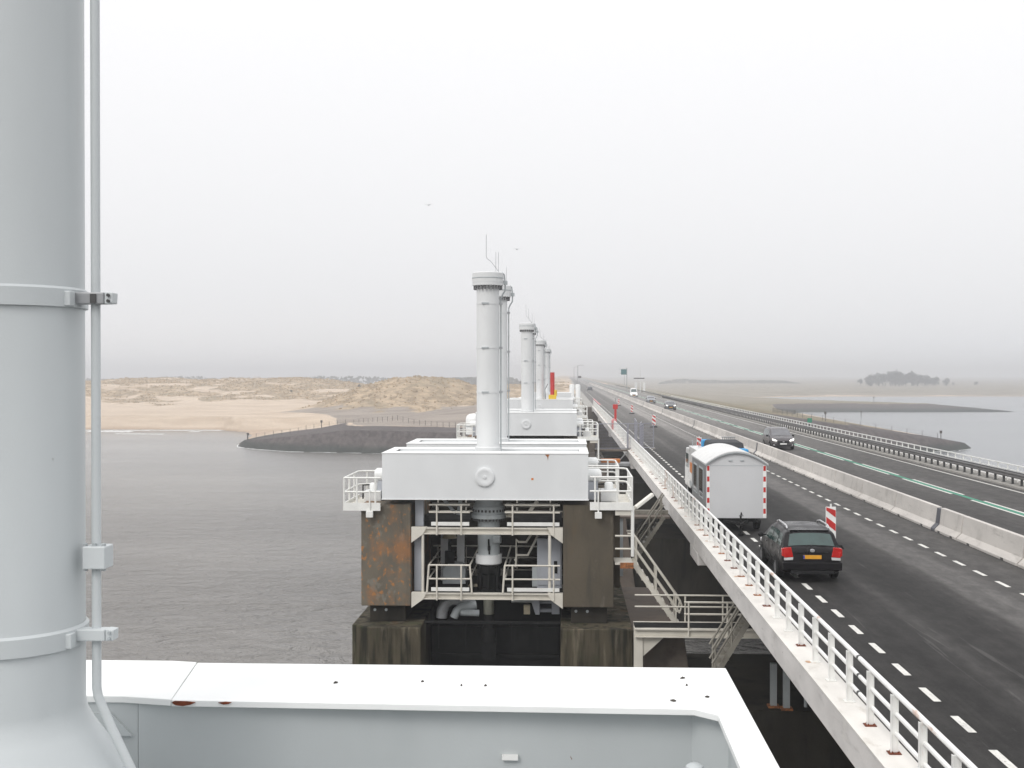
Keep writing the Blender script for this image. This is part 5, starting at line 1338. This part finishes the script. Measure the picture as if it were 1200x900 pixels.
# ------------------------------------------------------------------ works truck ahead of the hut
TR = thing("works_truck", (6.9, 54.4, 0), "white works truck with orange stripe and dark netted load, ahead of the hut trailer", "truck")
tx0, tx1 = 5.80, 8.02
MB().box(tx0 + .1, tx1 - .1, 54.5, 60.6, .55, .78).build("chassis", "dark_steel", TR)
MB().box(tx0, tx1, 54.4, 58.3, .80, 1.02).build("bed", "machine_grey", TR, 0.01)
for x in (tx0, tx1 - .05):
    MB().box(x, x + .05, 54.4, 58.3, 1.021, 1.755).build("side_board", "white_car_paint", TR, 0.008)
MB().box(tx0 + .051, tx1 - .051, 54.4, 54.45, 1.021, 1.75).build("tail_board", "white_car_paint", TR, 0.008)
MB().box(tx0 - .060, tx0 - .0405, 54.9, 57.6, 1.46, 1.92).build("orange_panel", "orange_paint", TR)
f = MB(); f.prism([(54.6, 1.03), (58.1, 1.03), (58.1, 2.5), (57.3, 2.98), (55.5, 2.94), (54.7, 2.3)], 6.38, 7.92, 'x'); f.build("load", "net_dark", TR, 0.12)
f = MB(); f.box(7.45, 8.0, 54.5, 55.6, 1.9, 2.70); f.box(6.3, 6.8, 57.4, 58.12, 2.35, 2.95); f.build("tarp", "blue_tarp", TR, 0.06)
f = MB()
for k in range(7): f.tube([(7.3 + .09 * k, 58.0, 2.4), (7.3 + .09 * k, 58.0, 3.05)], .02, 6)
f.tube([(7.25, 58.0, 3.05), (7.9, 58.0, 3.05)], .025, 6); f.tube([(5.9, 57.9, 1.0), (5.9, 57.9, 2.9)], .02, 6); f.tube([(6.1, 57.0, 1.0), (6.1, 57.0, 2.95)], .02, 6); f.build("load_rack", "galvanized", TR)
f = MB(); f.prism([(58.4, .62), (60.7, .62), (60.75, 1.5), (60.2, 2.45), (58.4, 2.52)], tx0 + .02, tx1 - .02, 'x'); f.build("cab", "white_car_paint", TR, 0.05)
MB().box(tx0 + .012, tx0 + .019, 59.0, 60.2, 1.55, 2.2).build("side_window", "car_glass", TR)
MB().box(tx1 - .019, tx1 - .012, 59.0, 60.2, 1.55, 2.2).build("side_window", "car_glass", TR)
MB().box(6.3, 7.6, 58.385, 58.399, 1.8, 2.3).build("rear_window", "car_glass", TR)
MB().box(tx0 - .04, tx0 + .5, 54.8, 58.2, 1.76, 2.64).build("locker", "white_car_paint", TR, 0.02)
for sg, x in ((-1, tx0 + .16), (1, tx1 - .16)):
    for yy in (55.5, 59.5): wheel(TR, x, yy, .42, .26, sg, "galvanized")
MB().box(tx0 + .6, tx1 - .6, 59.0, 59.25, 2.53, 2.66).build("beacon_bar", "orange_paint", TR, 0.02)

# ------------------------------------------------------------------ red-white marker boards on the lane edge
def marker_board(x, y, label, w=.34, h=1.08):
    t = thing("marker_board", (x, y, 0), label, "marker board", "red and white marker boards along the lane edge")
    z0 = .24
    b = MB().box(x - w / 2, x + w / 2, y - .02, y + .02, z0, z0 + h).build("board", "sign_white", t, 0.006)
    # slanting red bars, clipped to the board
    def clipped(c, hh, sl):
        pts = []
        for (u, dz) in ((0, 0), (1, 0), (1, 1), (0, 1)):
            z = c - sl * u * w + dz * hh; pts.append((x - w / 2 + .012 + u * (w - .024), min(max(z, z0 + .012), z0 + h - .012)))
        return pts
    for c in (z0 + h - .12, z0 + h * .50, z0 + h * .08):
        p = clipped(c, .25, .72)
        MB().prism(p, y - .026, y - .0205, 'y').build("red_bar", "red_paint", b)
    MB().box(x - .03, x + .03, y - .018, y + .018, z0 + h, z0 + h + .10).build("lamp_socket", "sign_white", t, 0.006)
    f = MB(); f.prism([(x - .42, 0.006), (x + .42, 0.006), (x + .34, .12), (x - .34, .12)], y - .20, y + .22, 'y'); f.build("foot", "black_rubber", t, 0.015)
    MB().box(x - .04, x + .04, y - .018, y + .018, .121, z0).build("stem", "galvanized", t)
    return t
marker_board(9.12, 43.0, "red-white marker board standing beside the black estate car", .345, 1.18)
marker_board(9.80, 91.5, "red-white marker board showing just above the hut trailer")
marker_board(9.85, 139, "red-white marker board near the temporary fence panels", .40, 1.15)
for yy, lb in ((186, "small distant red-white marker board past the fence panels"), (232, "tiny farthest red-white marker board on the lane edge")):
    marker_board(9.9, yy, lb)

# ------------------------------------------------------------------ temporary fence panels at the second joint
def fence_panel(x0, y0, x1, y1, z0, label, h=2.0):
    t = thing("fence_panel", ((x0 + x1) / 2, (y0 + y1) / 2, z0), label, "fence panel", "temporary mesh fence panels by the works")
    a, b = Vector((x0, y0, 0)), Vector((x1, y1, 0))
    f = MB()
    for p in (a, b): f.tube([(p.x, p.y, z0), (p.x, p.y, z0 + h)], .042, 6)
    for z in (z0 + .12, z0 + h - .02): f.tube([(a.x, a.y, z), (b.x, b.y, z)], .032, 6)
    f.build("frame", "mesh_grey", t)
    f = MB(); n = int((b - a).length / .10)
    for k in range(1, n):
        p = a.lerp(b, k / n); f.bar((p.x, p.y, z0 + .12), (p.x, p.y, z0 + h - .03), .012)
    for k in range(1, 8):
        z = z0 + .12 + (h - .15) * k / 8; f.bar((a.x, a.y, z), (b.x, b.y, z), .012)
    o = f.build("wire_mesh", "mesh_grey", t)
    f = MB()
    for p in (a, b): f.box(p.x - .12, p.x + .12, p.y - .3, p.y + .3, z0 - .003 + .004, z0 + .1)
    f.build("foot_block", "kerb_concrete", t, 0.01)
    return t
fence_panel(4.75, 94.6, 6.75, 95.6, 0.21, "fence panel closing the road edge, right of a pair", 2.0)
fence_panel(2.3, 94.2, 4.7, 94.6, 0.21, "fence panel sticking out over the bridge edge", 2.0)
fence_panel(5.75, 96.2, 6.2, 99.6, 0.004, "mesh panel running along the road edge, first behind the pair", 2.0)
fence_panel(6.0, 100.2, 6.3, 103.6, 0.004, "mesh panel along the road edge, second behind the pair", 2.0)
fence_panel(5.95, 104.0, 6.2, 111.4, 0.004, "long mesh panel along the road edge, farthest of the works fence", 2.0)
tag(MB().box(2.2, 4.69, 94.3, 95.3, .10, .20).build("scaffold_deck", "slab_concrete", None, 0, origin=(3.4, 94.8, .1)), "plank deck carrying the fence panel past the bridge edge", "scaffold deck")
f = MB(); f.tube([(2.3, 94.4, -2.5), (2.3, 94.4, .1)], .05, 8); f.tube([(4.4, 95.2, -2.5), (2.4, 95.2, .1)], .05, 8); f.tube([(2.3, 95.2, -2.5), (2.3, 95.2, .1)], .05, 8); f.tube([(2.3, 94.4, -2.3), (4.6, 94.4, -2.3)], .05, 8); f.tube([(2.5, 94.4, -2.5), (4.6, 94.4, .0)], .05, 8)
single("scaffold", f, "galvanized", "scaffold tubes under the plank deck beside the bridge edge", "scaffold", (3.3, 94.8, -2.5))
f = MB(); f.box(2.6, 4.0, 91.2, 91.9, -.55, -.28)
single("orange_crate", f, "orange_paint", "dull orange box on the pier under the bridge edge near the fence", "crate", (3.3, 91.5, -.55), .03)
f = MB(); f.box(2.2, 9.0, 90.6, 92.4, -.75, -.551)
single("pier_gangway", f, "galvanized", "gangway under the bridge edge carrying the orange box", "walkway", (5, 91.5, -.75))
# red barrier post and pink netting
RP = thing("red_post", (5.5, 137, 0.2), "red post with a wide red head on the road edge beyond the fence", "post")
f = MB(); f.box(5.36, 5.60, 136.9, 137.1, .22, 2.1); f.build("shaft", "red_paint", RP, 0.02)
f = MB(); f.box(5.20, 5.74, 136.85, 137.15, 2.11, 2.62); f.build("head", "red_paint", RP, 0.03)
f = MB(); f.tube([(5.48, 137, 2.63), (5.48, 137, 3.3)], .05, 6); f.build("stem", "galvanized", RP)
f = MB(); f.box(5.2, 5.75, 136.7, 137.3, 0.204, 0.219); f.build("foot", "dark_steel", RP)
f = MB(); f.prism([(4.8, .21), (5.24, .21), (5.24, 1.2), (5.0, 1.35), (4.8, 1.1)], 128.6, 130.8, 'y')
single("net_bundle", f, "pink_mesh", "faded pinkish-red netting bundle on the bridge edge before the red post", "netting", (5, 129.5, .2), .08)
f = MB(); f.add([(6.5, 240, .008), (6.85, 240, .008), (6.85, 300, .008), (6.5, 300, .008)], [(0, 1, 2, 3)]); f.build("red_lane_marking", "pink_mesh", ROAD)

# ------------------------------------------------------------------ red and yellow column on the fifth hoist beam
RC = thing("red_hoist_column", (-1.42, 134.3, 3.25), "tall red column on a yellow base, standing on a misty hoist beam", "hoist column")
f = MB(); f.tube([(-1.45, 134.4, 3.7), (-1.45, 134.4, 6.15)], .235, 16); f.build("column", "red_paint", RC)
f = MB(); f.box(-1.86, -1.02, 134.0, 134.8, 3.26, 3.72); f.tube([(-1.1, 134.2, 3.6), (-1.1, 134.2, 4.25)], .16, 12); f.build("base", "yellow_paint", RC, 0.03)
f = MB(); f.tube([(-2.2, 134.4, 3.26), (-2.25, 134.4, 4.3), (-1.95, 134.4, 4.9)], .03, 6); f.build("hose", "black_rubber", RC)
# ------------------------------------------------------------------ roadside signs and masts far ahead
SG = thing("route_sign", (21, 425, 0), "small dark blue-green road sign on posts in the distance", "road sign")
# stands right of the carriageway, seen against the mist
MB().box(18.9, 20.8, 424.9, 425.0, 5.7, 7.5).build("board", "sign_blue_green", SG, 0.02)
f = MB(); f.tube([(20.9, 425.15, -.3), (20.9, 425.15, 8.0)], .12, 8); f.tube([(18.4, 425.12, 7.6), (20.9, 425.12, 7.6)], .07, 8); f.tube([(18.4, 425.12, 6.2), (20.9, 425.12, 6.2)], .07, 8); f.build("post", "galvanized", SG)
ES = thing("small_sign", (2.6, 400, 0), "small dark sign on a post at the left road verge in the mist", "road sign")
zz = gz(2.4, 400)
MB().box(8.6 - 4.6, 9.6 - 4.6, 399.9, 399.96, 4.6, 5.3).build("board", "guard_steel", ES)
MB().tube([(4.5, 400.05, -.35), (4.5, 400.05, 5.2)], .06, 8).build("post", "galvanized", ES)
MS = thing("gate_mast", (21.9, 395, 0), "pale slim mast with a dark crossbar beside the far carriageway", "mast")
MB().tube([(23.7, 395, -.3), (23.7, 395, 9.0)], [.16, .07], 8).build("pole", "tower_paint", MS)
MB().tube([(21.6, 395, 4.55), (25.0, 395, 4.55)], .15, 8).build("crossbar", "dark_steel", MS)
for x in (22.3, 24.9): MB().box(x - .35, x + .35, 394.8, 395.2, -.3, 3.3).build("leg", "tower_paint", MS, 0.05)
for i, (x, y, h) in enumerate(((3.2, 330, 8.2), (3.2, 480, 8.5), (26.4, 560, 8.5))):
    t = thing("street_lamp", (x, y, -.3), "thin pale lamp mast fading into the mist at the roadside", "street lamp", "misty lamp masts by the road")
    MB().tube([(x, y, -.35), (x, y, h)], [.11, .06], 8).build("mast", "galvanized", t)
    MB().tube([(x, y, h - .03), (x + .6, y, h + .12), (x + 1.2, y, h + .12)], .05, 6).build("arm", "galvanized", t)
    MB().box(x + 1.0, x + 1.7, y - .15, y + .15, h + .03, h + .14).build("lamp_head", "machine_grey", t, 0.03)
# white drums past the last pier
for k, (x, y, lab) in enumerate(((1.05, 214, "white upright drum left of a pair near the land end of the row"), (2.1, 214, "white upright drum right of a pair near the land end of the row"))):
    z = 1.0
    single("white_drum", MB().lathe([(0, -.3), (.42, -.3), (.42, 4.0), (.36, 4.15), (0, 4.2)], 16, (x, y, 0)), "rim_paint", lab, "drum", (x, y, -.3))
tag(MB().box(-7.5, 2.9, 212, 225.7, -2.4, -.302).build("pier_end_platform", "slab_concrete", None, 0, origin=(-2, 219, -2.4)), "concrete platform at the land end of the row of piers", "platform")
tag(MB().box(-7.0, 2.0, 212.5, 225.7, -13, -2.401).build("pier_end_wall", "pier_concrete", None, 0, origin=(-2, 219, -13)), "concrete wall carrying the platform at the land end", "wall")
PC = oncoming("parked_van", VAN_TOP, 5.2, .97, "white_car_paint", "white vehicle parked right of the red column at the land end", "van", False, "car_glass", 1.25, (3.85, 4.45)); finish(PC, (-1.2, 222.5, -.30), math.radians(90))
PC.location.x = 1.0

# ------------------------------------------------------------------ posts and wire along the stone banks
def bank_fence(name, path, step, h, label):
    pts = []; carry = 0
    for (x0, y0), (x1, y1) in zip(path[:-1], path[1:]):
        L = math.hypot(x1 - x0, y1 - y0); d = carry
        while d < L: pts.append((x0 + (x1 - x0) * d / L, y0 + (y1 - y0) * d / L)); d += step
        carry = d - L
    X = np.array([[p[0] for p in pts]]); Y = np.array([[p[1] for p in pts]]); Z = terrain_height(X, Y)[0][0]
    t = thing(name, (pts[0][0], pts[0][1], float(Z[0])), label, "fence")
    p0 = MB().tube([(pts[0][0], pts[0][1], Z[0] - .2), (pts[0][0], pts[0][1], Z[0] + h)], .055, 6).build("post", "post_wood", t)
    for (x, y), z in list(zip(pts, Z))[1:]:
        inst(p0, (x - pts[0][0], y - pts[0][1], float(z - Z[0])), t)
    f = MB()
    for hh in (h * .45, h * .95):
        f.tube([(x, y, float(z) + hh) for (x, y), z in zip(pts, Z)], .012, 4)
    f.build("wire", "post_wood", t)
    return t
bank_fence("bank_fence", [(-80.3, 309), (-72, 322), (-64, 335), (-58.5, 342), (-45, 322), (-26, 295), (-16, 290), (-8, 284)], 3.0, 1.3, "post and wire fence along the top of the left stone bank")
bank_fence("bank_fence", [(88, 297), (80, 305), (70, 312), (62, 325), (58, 350), (70, 400), (82, 450), (92, 500)], 4.0, 1.4, "post and wire fence round the right stone bank")
def beacon(x, y, h, lab):
    z = gz(x, y); t = thing("beacon_post", (x, y, z), lab, "beacon", None)
    MB().tube([(x, y, z - .3), (x, y, z + h)], .10, 8).build("post", "post_wood", t)
    MB().box(x - .28, x + .28, y - .1, y + .1, z + h - .55, z + h + .1).build("board", "post_wood", t)
beacon(-80.2, 309.2, 1.7, "small dark beacon on the tip of the left stone bank")
beacon(-66, 332, 1.9, "dark beacon midway along the left bank fence")
beacon(88.6, 296.5, 2.0, "dark beacon at the tip of the right stone bank")
beacon(66, 318, 2.4, "bushy-topped dark beacon along the right bank fence")
beacon(150, 610, 3.2, "dark beacon on the long spit across the basin")
f = MB(); f.tube([(125, 530, -12.6), (125, 530, -9.8)], .16, 8); f.box(124.6, 125.4, 529.9, 530.1, -10.4, -9.8)
single("channel_stake", f, "post_wood", "thin stake standing in the water before the long spit", "stake", (125, 530, -12.6))
GSN = thing("green_sign", (24.9, 128, .1), "little green sign on the far railing right of the people carrier", "sign")
MB().box(24.75, 25.2, 127.96, 128.0, 1.0, 1.45).build("board", "green_paint", GSN)
MB().box(24.95, 25.01, 128.005, 128.06, .1, 1.4).build("post", "bolt_dark", GSN)

# ------------------------------------------------------------------ trees
def tree_mesh(rnd, h, spread, leaf, n, evergreen=False):
    tr = MB(); cr = MB()
    th = h * rnd.uniform(.30, .4)
    tr.tube([(0, 0, -.6), (rnd.uniform(-.2, .2), 0, th * .6), (rnd.uniform(-.4, .4), rnd.uniform(-.4, .4), h * .75)], [h * .035, h * .024, h * .008], 7)
    cl = []
    for k in range(9):
        a = rnd.uniform(0, 6.28); z0 = th * rnd.uniform(.25, 1.5); r = spread * rnd.uniform(.45, .95); z1 = z0 + h * rnd.uniform(.15, .42)
        tr.tube([(0, 0, z0), (r * .5 * math.cos(a), r * .5 * math.sin(a), z0 + (z1 - z0) * .6), (r * math.cos(a), r * math.sin(a), min(h * .95, z1))], [h * .014, h * .009, h * .003], 5)
        cl.append((r * .8 * math.cos(a), r * .8 * math.sin(a), min(h * .9, z1), spread * rnd.uniform(.32, .5)))
    cl += [(rnd.uniform(-.3, .3) * spread, rnd.uniform(-.3, .3) * spread, h * rnd.uniform(.55, .88), spread * rnd.uniform(.4, .55)) for _ in range(4)]
    for k in range(n):
        c = rnd.choice(cl); d = Vector((rnd.gauss(0, 1), rnd.gauss(0, 1), rnd.gauss(0, .8))); d = d.normalized() * c[3] * rnd.random() ** .45
        p = Vector(c[:3]) + d
        if p.z < h * .06: continue
        u = Vector((rnd.gauss(0, 1), rnd.gauss(0, 1), rnd.gauss(0, 1))).normalized(); w = u.cross(Vector((rnd.random(), rnd.random(), rnd.random()))).normalized()
        s = leaf * rnd.uniform(.5, 1.3)
        cr.add([p - u * s, p + w * s * .6, p + u * s, p - w * s * .6], [(0, 1, 2, 3)])
    return tr, cr
protos = []
for v in range(5):
    rnd = random.Random(50 + v); tr, cr = tree_mesh(rnd, 13.0, 6.4, .60, 1000)
    protos.append((tr.mesh("trunk", "bark"), cr.mesh("crown", "winter_twigs" if v % 3 else "evergreen", merge=False)))
def tree(x, y, s, v, label, group, z=None):
    z = gz(x, y) if z is None else z
    t = thing("tree", (x, y, z - .2), label, "tree", group)
    for nme, me_ in zip(("trunk", "crown"), protos[v]):
        o = bpy.data.objects.new(nme, me_); COL.objects.link(o); o.parent = t
    t.scale = (s, s, s * random.uniform(.9, 1.1)); t.rotation_euler.z = random.uniform(0, 6.28)
    return t
rt = random.Random(9)
for k in range(34):
    q = k / 33
    hgt = .62 + .55 * math.sin(math.pi * min(1, q * 1.15)) ** .6 if q < .87 else .75
    tree(327 + 88 * q + rt.uniform(-3, 3), 1395 + rt.uniform(-22, 22), hgt * rt.uniform(.9, 1.1) * .95, k % 5, "grey misty tree in the clump on the far right bank", "trees in the misty clump across the basin")
for k in range(3):
    tree(425 + 8 * k, 1420 + rt.uniform(-20, 20), rt.uniform(.22, .34), k % 5, "low misty tree trailing off right of the far clump", "low trees right of the misty clump")
tree(470, 1440, .36, 1, "lone small misty tree right of the far clump", None)
# far wood lines, one mass each
def wood(name, x0, x1, y, h, n, label, seed):
    rnd = random.Random(seed); cr = MB()
    for k in range(n):
        q = rnd.random(); x = x0 + (x1 - x0) * q
        hh = h * (.45 + .55 * vn1(x / (h * 5), seed)) * (min(1, q * 8, (1 - q) * 8) ** .5)
        s = h * .11 * rnd.uniform(.6, 1.3); p = Vector((x, y + rnd.uniform(-h, h) * 1.5, (gz0(y) if x > 0 else -12.4) + hh * rnd.random() ** .7))
        u = Vector((rnd.gauss(0, 1), rnd.gauss(0, .5), rnd.gauss(0, 1))).normalized(); w_ = u.cross(Vector((rnd.random(), 1, rnd.random()))).normalized()
        cr.add([p - u * s, p + w_ * s * .7, p + u * s, p - w_ * s * .7], [(0, 1, 2, 3)])
    o = cr.build(name, "evergreen", None, 0, False, origin=(x0, y, 0)); o['kind'] = 'stuff'; o['label'] = label
def vn1(x, seed): return float(vnoise(np.array([x]), np.array([.5]), seed)[0]) * .7 + .3 * float(vnoise(np.array([x * 3.1]), np.array([.5]), seed + 3)[0])
def gz0(y): return -9.0 if y > 1000 else 0
wood("far_wood", 560, 1500, 1600, 6, 2600, "low line of woods in the mist right of the clump", 3)
wood("far_wood", 130, 330, 1750, 8, 3000, "low misty wood left of the tree clump, beyond the road embankment", 4)
wood("far_wood", -900, -150, 1500, 19, 3600, "faint misty wood behind the left dunes", 6)
wood("far_wood", -160, -40, 1300, 17, 1500, "faint misty wood behind the middle dunes", 7)
for x, y, s, lab in ((-104, 620, .17, "small dark bush on the dune ridge left of the grassy hillock"), (-132, 590, .13, "low bush on the left dune ridge"), (-22, 640, .3, "dark bush on the dunes seen between the towers"), (-8, 660, .26, "second dark bush on the dunes seen between the towers")):
    t = tree(x, y, s, 3, lab, None); t.name = "bush"; t['category'] = "bush"

# ------------------------------------------------------------------ gulls
def gull(x, y, z, rz, lab):
    t = thing("gull", (x, y, z), lab, "bird")
    f = MB(); f.lathe([(0, -.28), (.035, -.22), (.07, -.08), (.075, .05), (.05, .16), (.03, .2), (0, .24)], 10, (x, y, z), 'y'); f.build("body", "gull_white", t)
    for sg in (1, -1):
        f = MB(); top = [(x + sg * .05, y + .08, z + .03), (x + sg * .32, y + .10, z + .16), (x + sg * .65, y - .08, z + .10), (x + sg * .32, y - .04, z + .15), (x + sg * .05, y - .10, z + .02)]
        bot = [(a, b, c - .02) for a, b, c in top]
        f.add(top + bot, [(0, 1, 3, 4), (1, 2, 3), (9, 8, 6, 5), (8, 7, 6), (0, 5, 6, 1), (1, 6, 7, 2), (2, 7, 8, 3), (3, 8, 9, 4)]); f.build("wing", "gull_white", t)
    t.rotation_euler.z = rz
gull(-7.7, 195, 25.6, .5, "tiny gull in the pale sky just right of the tallest tower top")
gull(-20, 180, 30.6, -.4, "tiny gull in the pale sky left of the tallest tower top")

# ================================================================== HAZE
HAZE_TOP = 33.0
f = MB(); f.box(-FAR - 60, FAR + 60, -FAR - 60, FAR + 60, WATER_Z - 7.5, HAZE_TOP)
hz = f.build("haze", None)
hm = bpy.data.materials.new("haze"); hm.use_nodes = True
nn = hm.node_tree.nodes; nn.clear()
out = nn.new("ShaderNodeOutputMaterial"); pv = nn.new("ShaderNodeVolumePrincipled")
pv.inputs["Color"].default_value = (0.79, 0.805, 0.835, 1); pv.inputs["Density"].default_value = 0.00065; pv.inputs["Anisotropy"].default_value = 0.2
hm.node_tree.links.new(pv.outputs[0], out.inputs["Volume"])
hz.data.materials.append(hm); hz['kind'] = 'stuff'
